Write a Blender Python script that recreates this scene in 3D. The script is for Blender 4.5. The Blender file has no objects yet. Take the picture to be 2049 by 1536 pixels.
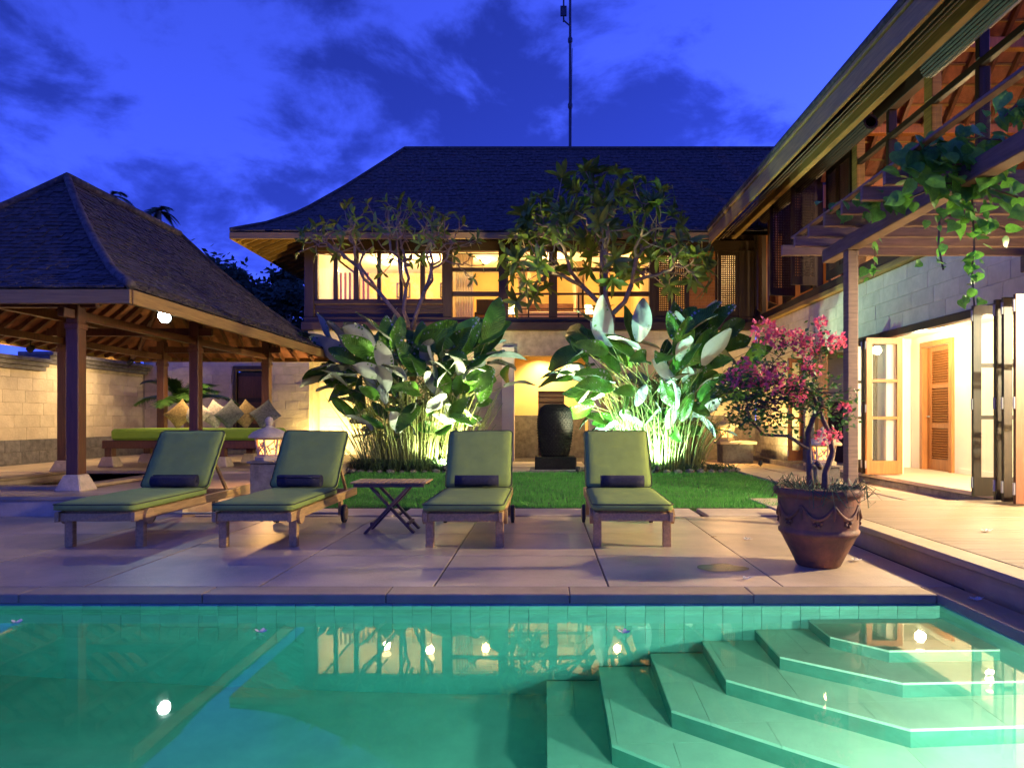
import bpy, bmesh, math, random
from mathutils import Matrix, Vector, noise
R = math.radians
rnd = random.Random(7)
U = rnd.uniform
SC = bpy.context.scene
COL = SC.collection
V = Vector

# ------------------------------------------------------------------ camera, world, light, exposure
cam_d = bpy.data.cameras.new('camera')
cam = bpy.data.objects.new('camera', cam_d); COL.objects.link(cam)
cam.location = (0, 0, 1.2); cam.rotation_euler = (R(90), 0, 0)
cam_d.sensor_width = 36; cam_d.lens = 24.0
cam_d.shift_x = -0.031; cam_d.shift_y = 0.0342
cam_d.clip_start = 0.05; cam_d.clip_end = 2000
SC.camera = cam

SUN_EL, SUN_ROT = 6.0, 60.0          # a sun just at the horizon, away to the right
SKY_STRENGTH = 0.15
world = bpy.data.worlds.new('World'); SC.world = world; world.use_nodes = True
wn = world.node_tree.nodes; wl = world.node_tree.links
for n in list(wn): wn.remove(n)
wo = wn.new('ShaderNodeOutputWorld'); bg = wn.new('ShaderNodeBackground')
sky = wn.new('ShaderNodeTexSky'); sky.sky_type = 'NISHITA'; sky.sun_disc = False
sky.sun_elevation = R(SUN_EL); sky.sun_rotation = R(SUN_ROT); sky.air_density = 1.0; sky.dust_density = 0.3; sky.ozone_density = 6.0
bw = wn.new('ShaderNodeRGBToBW'); wl.new(sky.outputs[0], bw.inputs[0])
tint = wn.new('ShaderNodeMix'); tint.data_type = 'RGBA'; tint.blend_type = 'MULTIPLY'; tint.inputs[0].default_value = 1
wl.new(bw.outputs[0], tint.inputs[6]); tint.inputs[7].default_value = (0.36, 0.70, 6.3, 1)
tc = wn.new('ShaderNodeTexCoord')
def wmath(op, a, b=None, c=None):
    n = wn.new('ShaderNodeMath'); n.operation = op
    for i, v in enumerate((a, b, c)):
        if v is None: continue
        if isinstance(v, (int, float)): n.inputs[i].default_value = v
        else: wl.new(v, n.inputs[i])
    return n.outputs[0]
mp = wn.new('ShaderNodeMapping'); mp.inputs['Scale'].default_value = (1, 1, 1.7); wl.new(tc.outputs['Generated'], mp.inputs['Vector'])
nz = wn.new('ShaderNodeTexNoise'); nz.inputs['Scale'].default_value = 5.2; nz.inputs['Detail'].default_value = 8; nz.inputs['Roughness'].default_value = .6
nz.inputs['Distortion'].default_value = .25
wl.new(mp.outputs[0], nz.inputs['Vector'])
# broad cumulus banks standing in the sky: centre direction, width
acc = None
for (dx, dy, dz, k, amp) in ((-.26, 1, .45, 40, .30), (-.34, 1, .40, 60, .22), (-.62, 1, .44, 60, .26), (-.50, 1, .36, 60, .26), (-.42, 1, .28, 60, .22), (-.05, 1, .44, 70, .24), (.06, 1, .40, 80, .22), (.24, 1, .45, 60, .26), (.17, 1, .52, 150, .16), (-.75, 1, .33, 50, .16), (-.1, 1, .64, 40, -.16), (-.5, 1, .56, 40, -.16), (.3, 1, .62, 30, -.2), (-.50, 1, .47, 90, -.1)):
    v = V((dx, dy, dz)).normalized()
    d = wn.new('ShaderNodeVectorMath'); d.operation = 'DOT_PRODUCT'; wl.new(tc.outputs['Generated'], d.inputs[0]); d.inputs[1].default_value = v
    e = wmath('MULTIPLY', wmath('EXPONENT', wmath('MULTIPLY', wmath('SUBTRACT', d.outputs['Value'], 1), k * 3)), amp)
    acc = e if acc is None else wmath('ADD', acc, e)
cl = wn.new('ShaderNodeMapRange'); cl.interpolation_type = 'SMOOTHSTEP'
wl.new(wmath('ADD', wmath('MULTIPLY_ADD', nz.outputs['Fac'], 2.1, -.55), wmath('MINIMUM', acc, .27)), cl.inputs['Value']); cl.inputs['From Min'].default_value = .48; cl.inputs['From Max'].default_value = .88
cm = wn.new('ShaderNodeMix'); cm.data_type = 'RGBA'; wl.new(cl.outputs[0], cm.inputs[0]); wl.new(tint.outputs[2], cm.inputs[6])
dk = wn.new('ShaderNodeMix'); dk.data_type = 'RGBA'; dk.blend_type = 'MULTIPLY'; dk.inputs[0].default_value = 1
wl.new(tint.outputs[2], dk.inputs[6]); dk.inputs[7].default_value = (.34, .37, .42, 1); wl.new(dk.outputs[2], cm.inputs[7])
wl.new(cm.outputs[2], bg.inputs['Color']); bg.inputs['Strength'].default_value = SKY_STRENGTH
wl.new(bg.outputs[0], wo.inputs['Surface'])

sl = bpy.data.lights.new('sun', 'SUN'); sl.energy = 0.03; sl.angle = R(15); sl.color = (1, .8, .65)
so = bpy.data.objects.new('sun', sl); COL.objects.link(so)
so.rotation_euler = (R(84), 0, R(-60 + 180))
vs = SC.view_settings
vs.view_transform = 'Standard'; vs.look = 'None'; vs.gamma = 1; vs.exposure = 1.0; vs.use_curve_mapping = False
SC.render.engine = 'CYCLES'
cy = SC.cycles
cy.use_denoising = True; cy.denoiser = 'OPENIMAGEDENOISE'; cy.max_bounces = 7; cy.diffuse_bounces = 3; cy.glossy_bounces = 4
cy.transmission_bounces = 5; cy.transparent_max_bounces = 10; cy.caustics_reflective = False; cy.caustics_refractive = False
cy.sample_clamp_indirect = 4; cy.use_light_tree = True; cy.use_adaptive_sampling = True; cy.adaptive_threshold = .02

# ------------------------------------------------------------------ materials
def newmat(name):
    m = bpy.data.materials.new(name); m.use_nodes = True
    nt = m.node_tree; b = nt.nodes['Principled BSDF']
    return m, nt, b
def mat(name, col, rough=.6, var=.25, scale=6, bump=.15, bscale=30, piece=.12, spec=.4, stretch=None, col2=None, metal=0, trans=0, coat=0):
    """noise-broken base colour with a per-piece shift and fine relief"""
    m, nt, b = newmat(name); N = nt.nodes; L = nt.links
    tcn = N.new('ShaderNodeTexCoord'); src = tcn.outputs['Object']
    oi = N.new('ShaderNodeObjectInfo')
    if stretch:
        mpn = N.new('ShaderNodeMapping'); mpn.inputs['Scale'].default_value = stretch; L.new(src, mpn.inputs['Vector']); src = mpn.outputs[0]
    ofs = N.new('ShaderNodeVectorMath'); ofs.operation = 'ADD'; L.new(src, ofs.inputs[0])
    mulv = N.new('ShaderNodeVectorMath'); mulv.operation = 'SCALE'; mulv.inputs[0].default_value = (31, 17, 23); L.new(oi.outputs['Random'], mulv.inputs['Scale'])
    L.new(mulv.outputs[0], ofs.inputs[1]); src = ofs.outputs[0]
    n1 = N.new('ShaderNodeTexNoise'); n1.inputs['Scale'].default_value = scale; n1.inputs['Detail'].default_value = 6; n1.inputs['Roughness'].default_value = .62
    L.new(src, n1.inputs['Vector'])
    rp = N.new('ShaderNodeMapRange'); L.new(n1.outputs['Fac'], rp.inputs['Value'])
    rp.inputs['From Min'].default_value = .3; rp.inputs['From Max'].default_value = .7
    mx = N.new('ShaderNodeMix'); mx.data_type = 'RGBA'; L.new(rp.outputs[0], mx.inputs[0])
    c2 = col2 or tuple(c * (1 + var) for c in col); c1 = col if col2 else tuple(c * (1 - var) for c in col)
    mx.inputs[6].default_value = (*c1, 1); mx.inputs[7].default_value = (*c2, 1)
    hs = N.new('ShaderNodeHueSaturation'); L.new(mx.outputs[2], hs.inputs['Color'])
    pr = N.new('ShaderNodeMapRange'); L.new(oi.outputs['Random'], pr.inputs['Value'])
    pr.inputs['To Min'].default_value = 1 - piece; pr.inputs['To Max'].default_value = 1 + piece; L.new(pr.outputs[0], hs.inputs['Value'])
    L.new(hs.outputs[0], b.inputs['Base Color'])
    b.inputs['Roughness'].default_value = rough; b.inputs['Specular IOR Level'].default_value = spec; b.inputs['Metallic'].default_value = metal
    if coat: b.inputs['Coat Weight'].default_value = coat
    if trans: b.inputs['Subsurface Weight'].default_value = 0
    if bump:
        n2 = N.new('ShaderNodeTexNoise'); n2.inputs['Scale'].default_value = bscale; n2.inputs['Detail'].default_value = 4; L.new(src, n2.inputs['Vector'])
        bp = N.new('ShaderNodeBump'); bp.inputs['Strength'].default_value = bump; bp.inputs['Distance'].default_value = .02; L.new(n2.outputs['Fac'], bp.inputs['Height'])
        L.new(bp.outputs[0], b.inputs['Normal'])
    if trans:   # leaves and cloth let some light through
        tr = N.new('ShaderNodeBsdfTranslucent'); L.new(hs.outputs[0], tr.inputs['Color'])
        ms = N.new('ShaderNodeMixShader'); ms.inputs[0].default_value = trans
        L.new(b.outputs[0], ms.inputs[1]); L.new(tr.outputs[0], ms.inputs[2]); L.new(ms.outputs[0], N['Material Output'].inputs['Surface'])
    return m
def emis(name, col, s):
    m, nt, b = newmat(name); b.inputs['Base Color'].default_value = (*col, 1)
    b.inputs['Emission Color'].default_value = (*col, 1); b.inputs['Emission Strength'].default_value = s
    return m
def thin_glass(name, refl=.9):
    m, nt, b = newmat(name); N = nt.nodes; L = nt.links
    tr = N.new('ShaderNodeBsdfTransparent'); tr.inputs[0].default_value = (.93, .96, .95, 1)
    gl = N.new('ShaderNodeBsdfGlossy'); gl.inputs['Roughness'].default_value = .01
    lw = N.new('ShaderNodeLayerWeight'); lw.inputs['Blend'].default_value = .5
    pw = N.new('ShaderNodeMath'); pw.operation = 'POWER'; pw.inputs[1].default_value = 4.5; L.new(lw.outputs['Facing'], pw.inputs[0])
    fr = N.new('ShaderNodeMath'); fr.operation = 'MULTIPLY_ADD'; fr.inputs[1].default_value = .75; fr.inputs[2].default_value = .04; L.new(pw.outputs[0], fr.inputs[0])
    ms = N.new('ShaderNodeMixShader'); L.new(fr.outputs[0], ms.inputs[0]); L.new(tr.outputs[0], ms.inputs[1]); L.new(gl.outputs[0], ms.inputs[2])
    L.new(ms.outputs[0], N['Material Output'].inputs['Surface']); return m
def water_mat(name, acol, dens, ripple=.03, rscale=1.6):
    m, nt, b = newmat(name); N = nt.nodes; L = nt.links; N.remove(b)
    g = N.new('ShaderNodeBsdfGlass'); g.inputs['IOR'].default_value = 1.33; g.inputs['Roughness'].default_value = .02
    tcn = N.new('ShaderNodeTexCoord')
    n1 = N.new('ShaderNodeTexNoise'); n1.inputs['Scale'].default_value = rscale; n1.inputs['Detail'].default_value = 2; L.new(tcn.outputs['Object'], n1.inputs['Vector'])
    bp = N.new('ShaderNodeBump'); bp.inputs['Strength'].default_value = ripple; bp.inputs['Distance'].default_value = .1; L.new(n1.outputs['Fac'], bp.inputs['Height'])
    L.new(bp.outputs[0], g.inputs['Normal']); L.new(g.outputs[0], N['Material Output'].inputs['Surface'])
    va = N.new('ShaderNodeVolumeAbsorption'); va.inputs['Color'].default_value = (*acol, 1); va.inputs['Density'].default_value = dens
    L.new(va.outputs[0], N['Material Output'].inputs['Volume']); return m
M = {}
M['deck'] = mat('deck_sandstone', (.47, .36, .225), .38, .26, 1.7, .2, 60, .10)
M['grout'] = mat('grout', (.05, .045, .04), .9)
M['coping'] = mat('coping_stone', (.38, .28, .15), .5, .15, 4, .1, 50, .06)
M['paver'] = mat('paver_stone', (.46, .36, .24), .6, .15, 4, .12, 50, .08)
M['board'] = mat('terrace_board', (.21, .145, .08), .55, .2, 5, .12, 40, .10, stretch=(.5, 8, 8))
M['soil'] = mat('gravel', (.06, .05, .042), .95, .5, 14, .5, 60)
M['lime'] = mat('limestone', (.50, .41, .25), .75, .25, 4, .5, 22, .09, col2=(.66, .55, .34))
M['limeback'] = mat('mortar', (.44, .36, .22), .9)
M['grey'] = mat('grey_stone', (.15, .14, .12), .8, .4, 7, .4, 30, .15)
M['paint'] = mat('cream_plaster', (.78, .69, .50), .8, .05, 2, .05, 60, 0)
M['yellow'] = mat('ochre_plaster', (.72, .50, .20), .8, .08, 2, .05, 60, 0)
M['wdark'] = mat('dark_timber', (.032, .018, .010), .5, .35, 5, .1, 30, .15, stretch=(6, 6, .6))
M['wred'] = mat('red_timber', (.10, .036, .016), .45, .3, 5, .1, 30, .12, stretch=(6, 6, .6))
M['wdarkh'] = mat('dark_timber_beam', (.036, .02, .012), .5, .35, 5, .1, 30, .15, stretch=(.6, .6, 6))
M['worange'] = mat('door_timber', (.32, .125, .032), .4, .25, 5, .06, 30, .08, stretch=(6, 6, .5))
M['wfascia'] = mat('fascia_timber', (.29, .17, .045), .6, .35, 4, .15, 30, .12, stretch=(.5, .5, 8))
M['wgrey'] = mat('weathered_timber', (.16, .105, .07), .7, .3, 5, .2, 30, .15, stretch=(.7, .7, 8))
M['teak'] = mat('teak', (.42, .25, .085), .55, .3, 6, .15, 40, .12, stretch=(8, .7, 8))
M['teakdark'] = mat('dark_teak', (.10, .05, .03), .5, .3, 6, .15, 40, .12)
M['shingle'] = mat('wood_shingle', (.075, .060, .052), .85, .65, 11, .3, 40, .25)
M['tileunder'] = mat('tile_underside', (.21, .075, .04), .7, .3, 8, .2, 30)
M['cushion'] = mat('olive_canvas', (.22, .30, .06), .85, .08, 8, .12, 260, .05)
M['piping'] = mat('cushion_piping', (.05, .06, .025), .8, .1, 8, 0)
M['lime_cushion'] = mat('lime_canvas', (.25, .42, .03), .8, .08, 6, .08, 160, .03)
M['towel'] = mat('navy_towel', (.020, .020, .036), .95, .3, 40, .5, 220, .05)
M['rubber'] = mat('black_rubber', (.02, .02, .02), .6, .1)
M['metal'] = mat('steel', (.32, .31, .29), .55, .1, 6, 0, metal=.6)
M['mast'] = mat('mast_steel', (.03, .035, .06), .5, .1, 6, 0)
M['grass'] = mat('grass_blade', (.045, .24, .03), .6, .4, 2, 0, col2=(.10, .38, .05), trans=.25)
M['turf'] = mat('turf_soil', (.03, .07, .015), .9, .3, 8, .4, 60)
M['leaftop'] = mat('leaf_upper', (.085, .24, .025), .35, .35, 5, .05, 20, .35, trans=.38)
def veins(m, sc_=9):
    N = m.node_tree.nodes; L = m.node_tree.links; b = N['Principled BSDF']
    t_ = N.new('ShaderNodeTexCoord'); sp = N.new('ShaderNodeSeparateXYZ'); L.new(t_.outputs['Object'], sp.inputs[0])
    ab = N.new('ShaderNodeMath'); ab.operation = 'ABSOLUTE'; L.new(sp.outputs[0], ab.inputs[0])
    sb = N.new('ShaderNodeMath'); sb.operation = 'SUBTRACT'; L.new(sp.outputs[1], sb.inputs[0]); L.new(ab.outputs[0], sb.inputs[1])
    ml = N.new('ShaderNodeMath'); ml.operation = 'MULTIPLY'; ml.inputs[1].default_value = sc_ * 12; L.new(sb.outputs[0], ml.inputs[0])
    sn = N.new('ShaderNodeMath'); sn.operation = 'SINE'; L.new(ml.outputs[0], sn.inputs[0])
    bp = N.new('ShaderNodeBump'); bp.inputs['Strength'].default_value = .5; bp.inputs['Distance'].default_value = .01; L.new(sn.outputs[0], bp.inputs['Height'])
    L.new(bp.outputs[0], b.inputs['Normal'])
veins(M['leaftop'])
M['leafund'] = mat('leaf_underside', (.35, .40, .33), .6, .12, 5, .05, 20, .08, trans=.15)
M['stem'] = mat('leaf_stem', (.20, .24, .06), .5, .3, 3, 0)
M['frond'] = mat('palm_leaflet', (.05, .12, .02), .5, .3, 5, 0, trans=.2)
M['mondo'] = mat('mondo_grass', (.055, .10, .04), .5, .4, 5, 0, trans=.15)
M['bark'] = mat('grey_bark', (.32, .22, .12), .8, .35, 10, .4, 40)
M['bbark'] = mat('dark_bark', (.13, .085, .05), .85, .35, 14, .5, 50)
M['pleaf'] = mat('frangipani_leaf', (.10, .20, .025), .45, .35, 4, .04, 20, .3, trans=.25, col2=(.22, .28, .035))
M['vleaf'] = mat('vine_leaf', (.10, .30, .035), .45, .3, 5, .04, 20, .3, trans=.35)
M['vstem'] = mat('vine_stem', (.12, .08, .05), .8, .3)
M['bleaf'] = mat('bougainvillea_leaf', (.06, .17, .025), .5, .4, 5, 0, trans=.2)
M['bract'] = mat('pink_bract', (.80, .10, .16), .6, .3, 18, 0, .2, trans=.35, col2=(.85, .24, .28))
M['petal'] = mat('white_petal', (.75, .72, .62), .6, .1, 5, 0, trans=.2)
M['terra'] = mat('old_terracotta', (.24, .095, .04), .7, .4, 5, .35, 26, 0, col2=(.085, .048, .024))
M['basalt'] = mat('black_stone', (.010, .010, .009), .75, .4, 22, .8, 60, spec=.15)
M['darktree'] = mat('far_leaves', (.018, .045, .016), .7, .4, 4, 0)
M['curtain'] = mat('curtain_cloth', (.72, .62, .45), .9, .05, 3, 0, trans=.4)
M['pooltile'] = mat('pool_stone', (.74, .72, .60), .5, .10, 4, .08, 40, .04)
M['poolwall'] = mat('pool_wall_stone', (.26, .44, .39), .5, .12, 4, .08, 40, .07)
M['riser'] = mat('shaded_riser_tile', (.12, .27, .22), .5, .15, 6, .1, 40, .07)  # green tile, darkened further to put shade on the risers below the lit treads
M['cushA'] = mat('cushion_ochre', (.34, .22, .07), .85, .5, 22, .08, 120)
M['cushB'] = mat('cushion_cream', (.55, .45, .32), .85, .5, 22, .08, 120)
M['cushC'] = mat('cushion_grey', (.12, .12, .11), .85, .5, 22, .08, 120)
M['lantern'] = mat('carved_sandstone', (.50, .40, .26), .8, .2, 10, .4, 40)
M['glass'] = thin_glass('window_glass')
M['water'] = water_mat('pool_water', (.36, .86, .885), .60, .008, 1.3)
M['pond'] = water_mat('plunge_water', (.1, .7, .4), .6, .05, 3)
M['glow_warm'] = emis('lantern_glow', (1, .45, .09), 2.6)
M['glow_white'] = emis('flood_glow', (.85, 1, .95), 60)
M['glow_bulb'] = emis('bulb_glow', (1, .78, .45), 7)
M['shade'] = emis('lampshade_glow', (1, .72, .35), 3.5)
M['glow_pool'] = emis('pool_lens_glow', (.8, 1, .85), 6)

# ------------------------------------------------------------------ helpers
WM = {}
def put(o, parent=None):
    COL.objects.link(o)
    WM[o.name] = o.matrix_basis.copy()
    if parent is not None:
        o.parent = parent; o.matrix_parent_inverse = WM[parent.name].inverted()
    return o
def ob(name, me, parent=None, m=None):
    o = bpy.data.objects.new(name, me)
    if m is not None: o.matrix_basis = m
    return put(o, parent)
def tag(o, label=None, cat=None, group=None, kind=None):
    if label: o['label'] = label
    if cat: o['category'] = cat
    if group: o['group'] = group
    if kind: o['kind'] = kind
    return o
def thing(name, loc, label, cat, group=None, rz=0):
    o = bpy.data.objects.new(name, None); o.empty_display_size = .1
    o.matrix_basis = Matrix.Translation(V(loc)) @ Matrix.Rotation(rz, 4, 'Z')
    put(o); return tag(o, label, cat, group)
def copy_tree(o, m, label=None):
    """copy a thing whose root moves to matrix m"""
    c = o.copy(); COL.objects.link(c); c.matrix_basis = m; WM[c.name] = m.copy()
    if label: c['label'] = label
    for ch in list(o.children):
        d = ch.copy(); COL.objects.link(d); d.parent = c; d.matrix_parent_inverse = ch.matrix_parent_inverse.copy()
        for g in list(ch.children):
            e = g.copy(); COL.objects.link(e); e.parent = d; e.matrix_parent_inverse = g.matrix_parent_inverse.copy()
    return c
class MB:
    def __init__(s): s.v = []; s.f = []; s.mi = []
    def add(s, vs, fs, mi=0):
        b = len(s.v); s.v += [tuple(v) for v in vs]; s.f += [tuple(i + b for i in f) for f in fs]; s.mi += [mi] * len(fs); return s
    def hexa(s, p, mi=0):   # 8 points: bottom 4 ccw, top 4 ccw
        return s.add(p, [(3, 2, 1, 0), (4, 5, 6, 7), (0, 1, 5, 4), (1, 2, 6, 5), (2, 3, 7, 6), (3, 0, 4, 7)], mi)
    def box(s, x0, x1, y0, y1, z0, z1, mi=0):
        return s.hexa([(x0, y0, z0), (x1, y0, z0), (x1, y1, z0), (x0, y1, z0), (x0, y0, z1), (x1, y0, z1), (x1, y1, z1), (x0, y1, z1)], mi)
    def bar(s, a, b, w, h, up=(0, 0, 1), mi=0):
        a = V(a); b = V(b); d = (b - a).normalized(); u = V(up)
        sd = d.cross(u)
        if sd.length < 1e-4: sd = d.cross(V((1, 0, 0)))
        sd.normalize(); u = sd.cross(d).normalized()
        p = []
        for q in (a, b):
            p.append([q - sd * w / 2 - u * h / 2, q + sd * w / 2 - u * h / 2, q + sd * w / 2 + u * h / 2, q - sd * w / 2 + u * h / 2])
        return s.add(p[0] + p[1], [(0, 1, 2, 3), (7, 6, 5, 4), (0, 4, 5, 1), (1, 5, 6, 2), (2, 6, 7, 3), (3, 7, 4, 0)], mi)
    def tube(s, pts, rad, n=6, cap=True, mi=0):
        pts = [V(p) for p in pts]; b = len(s.v)
        if not hasattr(rad, '__len__'): rad = [rad] * len(pts)
        prev = None
        for i, p in enumerate(pts):
            d = (pts[min(i + 1, len(pts) - 1)] - pts[max(i - 1, 0)])
            d = d.normalized() if d.length > 1e-7 else V((0, 0, 1))
            if prev is None:
                a = d.orthogonal().normalized()
            else:
                a = prev - d * prev.dot(d)
                a = a.normalized() if a.length > 1e-5 else d.orthogonal().normalized()
            prev = a; c = d.cross(a)
            for k in range(n):
                t = 2 * math.pi * k / n; s.v.append(tuple(p + (a * math.cos(t) + c * math.sin(t)) * rad[i]))
        for i in range(len(pts) - 1):
            for k in range(n):
                k2 = (k + 1) % n
                s.f.append((b + i * n + k, b + i * n + k2, b + (i + 1) * n + k2, b + (i + 1) * n + k)); s.mi.append(mi)
        if cap:
            s.f.append(tuple(b + k for k in range(n))[::-1]); s.mi.append(mi)
            e = b + (len(pts) - 1) * n; s.f.append(tuple(e + k for k in range(n))); s.mi.append(mi)
        return s
    def lathe(s, prof, c=(0, 0, 0), n=28, mi=0, sq=0):
        b = len(s.v)
        for r, z in prof:
            for k in range(n):
                t = 2 * math.pi * (k + .5) / n
                s.v.append((c[0] + r * math.cos(t), c[1] + r * math.sin(t), c[2] + z))
        for i in range(len(prof) - 1):
            for k in range(n):
                k2 = (k + 1) % n
                s.f.append((b + i * n + k, b + i * n + k2, b + (i + 1) * n + k2, b + (i + 1) * n + k)); s.mi.append(mi)
        s.f.append(tuple(b + k for k in range(n))[::-1]); s.mi.append(mi)
        e = b + (len(prof) - 1) * n; s.f.append(tuple(e + k for k in range(n))); s.mi.append(mi)
        return s
    def quad(s, a, b, c, d, mi=0): return s.add([a, b, c, d], [(0, 1, 2, 3)], mi)
    def mesh(s, name, mats, smooth=False, bevel=0):
        me = bpy.data.meshes.new(name); me.from_pydata(s.v, [], s.f)
        if not isinstance(mats, (list, tuple)): mats = [mats]
        for m in mats: me.materials.append(M[m] if isinstance(m, str) else m)
        if len(mats) > 1: me.polygons.foreach_set('material_index', s.mi)
        if bevel:
            bm = bmesh.new(); bm.from_mesh(me)
            bmesh.ops.bevel(bm, geom=list(bm.edges), offset=bevel, segments=1, affect='EDGES', profile=.5, clamp_overlap=True)
            bm.to_mesh(me); bm.free()
        if smooth: me.polygons.foreach_set('use_smooth', [True] * len(me.polygons))
        me.update(); return me
    def obj(s, name, mats, parent=None, smooth=False, bevel=0, m=None):
        return ob(name, s.mesh(name, mats, smooth, bevel), parent, m)
def B(name, m, parent, x0, x1, y0, y1, z0, z1, bevel=.004):
    """a box with softened edges, origin at its centre so that its grain follows it"""
    c = V(((x0 + x1) / 2, (y0 + y1) / 2, (z0 + z1) / 2))
    mb = MB().box(x0 - c.x, x1 - c.x, y0 - c.y, y1 - c.y, z0 - c.z, z1 - c.z)
    return mb.obj(name, m, parent, bevel=bevel, m=Matrix.Translation(c))
CB = {}
def cbox(sx, sy, sz, m, bev=.006):
    k = (round(sx, 2), round(sy, 3), round(sz, 3), m, bev)
    if k not in CB: CB[k] = MB().box(-sx / 2, sx / 2, -sy / 2, sy / 2, -sz / 2, sz / 2).mesh('block', m, bevel=bev)
    return CB[k]
def lamp(name, kind, loc, e, col, parent=None, size=.1, aim=None, spot=90, blend=.5, sy=None):
    l = bpy.data.lights.new(name, kind); l.energy = e; l.color = col
    if kind == 'AREA':
        l.size = size
        if sy: l.shape = 'RECTANGLE'; l.size_y = sy
    else: l.shadow_soft_size = size
    if kind == 'SPOT': l.spot_size = R(spot); l.spot_blend = blend
    o = bpy.data.objects.new(name, l); mm = Matrix.Translation(V(loc))
    if aim is not None: mm = mm @ (V(aim) - V(loc)).to_track_quat('-Z', 'Y').to_matrix().to_4x4()
    o.matrix_basis = mm
    return put(o, parent)
def frame3(u, n):   # columns: u along, n outward, z
    u = V(u).normalized(); n = V(n).normalized(); w = u.cross(n)
    return Matrix(((u.x, n.x, w.x, 0), (u.y, n.y, w.y, 0), (u.z, n.z, w.z, 0), (0, 0, 0, 1)))
def stone_courses(parent, name, o, u, n, length, z0, z1, bl, bh, m, th=.03, holes=(), jit=.003, r=None):
    """running-bond stone blocks laid on the face o + t*u, outward n; holes are (t0, t1, z0, z1)"""
    r = r or random.Random(3); o = V(o); u = V(u).normalized(); n = V(n).normalized()
    rows = max(1, round((z1 - z0) / bh)); bh = (z1 - z0) / rows
    for k in range(rows):
        za = z0 + k * bh; zb = za + bh; t = -bl * r.uniform(.1, .9)
        while t < length:
            w = bl * r.choice((.7, .85, 1, 1, 1.2)); a = max(t, 0); b = min(t + w, length); t += w
            spans = [(a, b)]
            for (h0, h1, hz0, hz1) in holes:
                if zb > hz0 + .02 and za < hz1 - .02:
                    ns = []
                    for (p, q) in spans:
                        if q <= h0 or p >= h1: ns.append((p, q)); continue
                        if p < h0: ns.append((p, h0))
                        if q > h1: ns.append((h1, q))
                    spans = ns
            for (p, q) in spans:
                if q - p < .05: continue
                me = cbox(round(q - p, 2) - .0035, th, bh - .0035, m, .004)
                c = o + u * ((p + q) / 2) + n * (th / 2 + r.uniform(-jit, jit)) + V((0, 0, (za + zb) / 2))
                ob(name, me, parent, Matrix.Translation(c) @ frame3(u, n))

# ================================================================== SETTING
# ground, one sheet to the horizon with the pool and the plunge pool left open
PX0, PX1, PY0, PY1 = -11.0, 2.70, 1.0, 4.70
gm = MB()
for (x0, x1, y0, y1) in ((-400, 400, PY1 + .25, 700), (-400, 400, -300, PY0 - .25), (-400, PX0 - .25, PY0 - .25, PY1 + .25), (PX1 + .25, 400, PY0 - .25, PY1 + .25)):
    gm.quad((x0, y0, -.05), (x1, y0, -.05), (x1, y1, -.05), (x0, y1, -.05))
tag(gm.obj('ground', 'soil'), kind='structure')

# pool shell
POOLZ = -1.68
pool = tag(MB().box(PX0 - .2, PX1 + .2, PY0 - .2, PY1 + .25, POOLZ - .2, POOLZ).obj('swimming_pool', 'pooltile'), 'long stone lined swimming pool with corner steps beside the sun deck', 'pool', kind='structure')
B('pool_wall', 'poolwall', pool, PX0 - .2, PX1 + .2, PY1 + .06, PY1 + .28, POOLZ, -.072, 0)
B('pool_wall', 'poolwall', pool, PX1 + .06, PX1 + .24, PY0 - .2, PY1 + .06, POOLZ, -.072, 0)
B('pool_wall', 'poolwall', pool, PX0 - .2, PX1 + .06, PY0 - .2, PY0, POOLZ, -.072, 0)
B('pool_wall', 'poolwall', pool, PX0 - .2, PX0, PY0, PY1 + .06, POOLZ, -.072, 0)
# wall tiles of the far side that can be told apart through the water
tw = .135
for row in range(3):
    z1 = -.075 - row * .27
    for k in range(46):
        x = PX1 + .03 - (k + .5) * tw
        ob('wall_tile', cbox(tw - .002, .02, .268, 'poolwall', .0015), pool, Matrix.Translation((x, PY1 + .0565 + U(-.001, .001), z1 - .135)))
# octagonal corner steps, cut into slabs
def clip(poly, a, b, c):      # keep a*x+b*y<=c
    out = []
    for i in range(len(poly)):
        p, q = poly[i], poly[(i + 1) % len(poly)]
        fp = a * p[0] + b * p[1] - c; fq = a * q[0] + b * q[1] - c
        if fp <= 0: out.append(p)
        if fp * fq < 0:
            t = fp / (fp - fq); out.append((p[0] + t * (q[0] - p[0]), p[1] + t * (q[1] - p[1])))
    return out
XR, YB = PX1 + .06, PY1 + .04
steps = []
for k, (x1, y1, x2, y2) in enumerate(((1.84, 4.39, 2.09, 4.13), (1.47, 4.25, 2.02, 3.84), (1.10, 4.12, 1.88, 3.50), (.74, 3.95, 1.76, 3.16), (.38, 3.80, 1.64, 2.84), (.02, 3.68, 1.52, 2.52))):
    steps.append(([(x1, YB), (x1, y1), (x2, y2), (XR, y2), (XR, YB)], -.415 - .21 * k))
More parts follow.
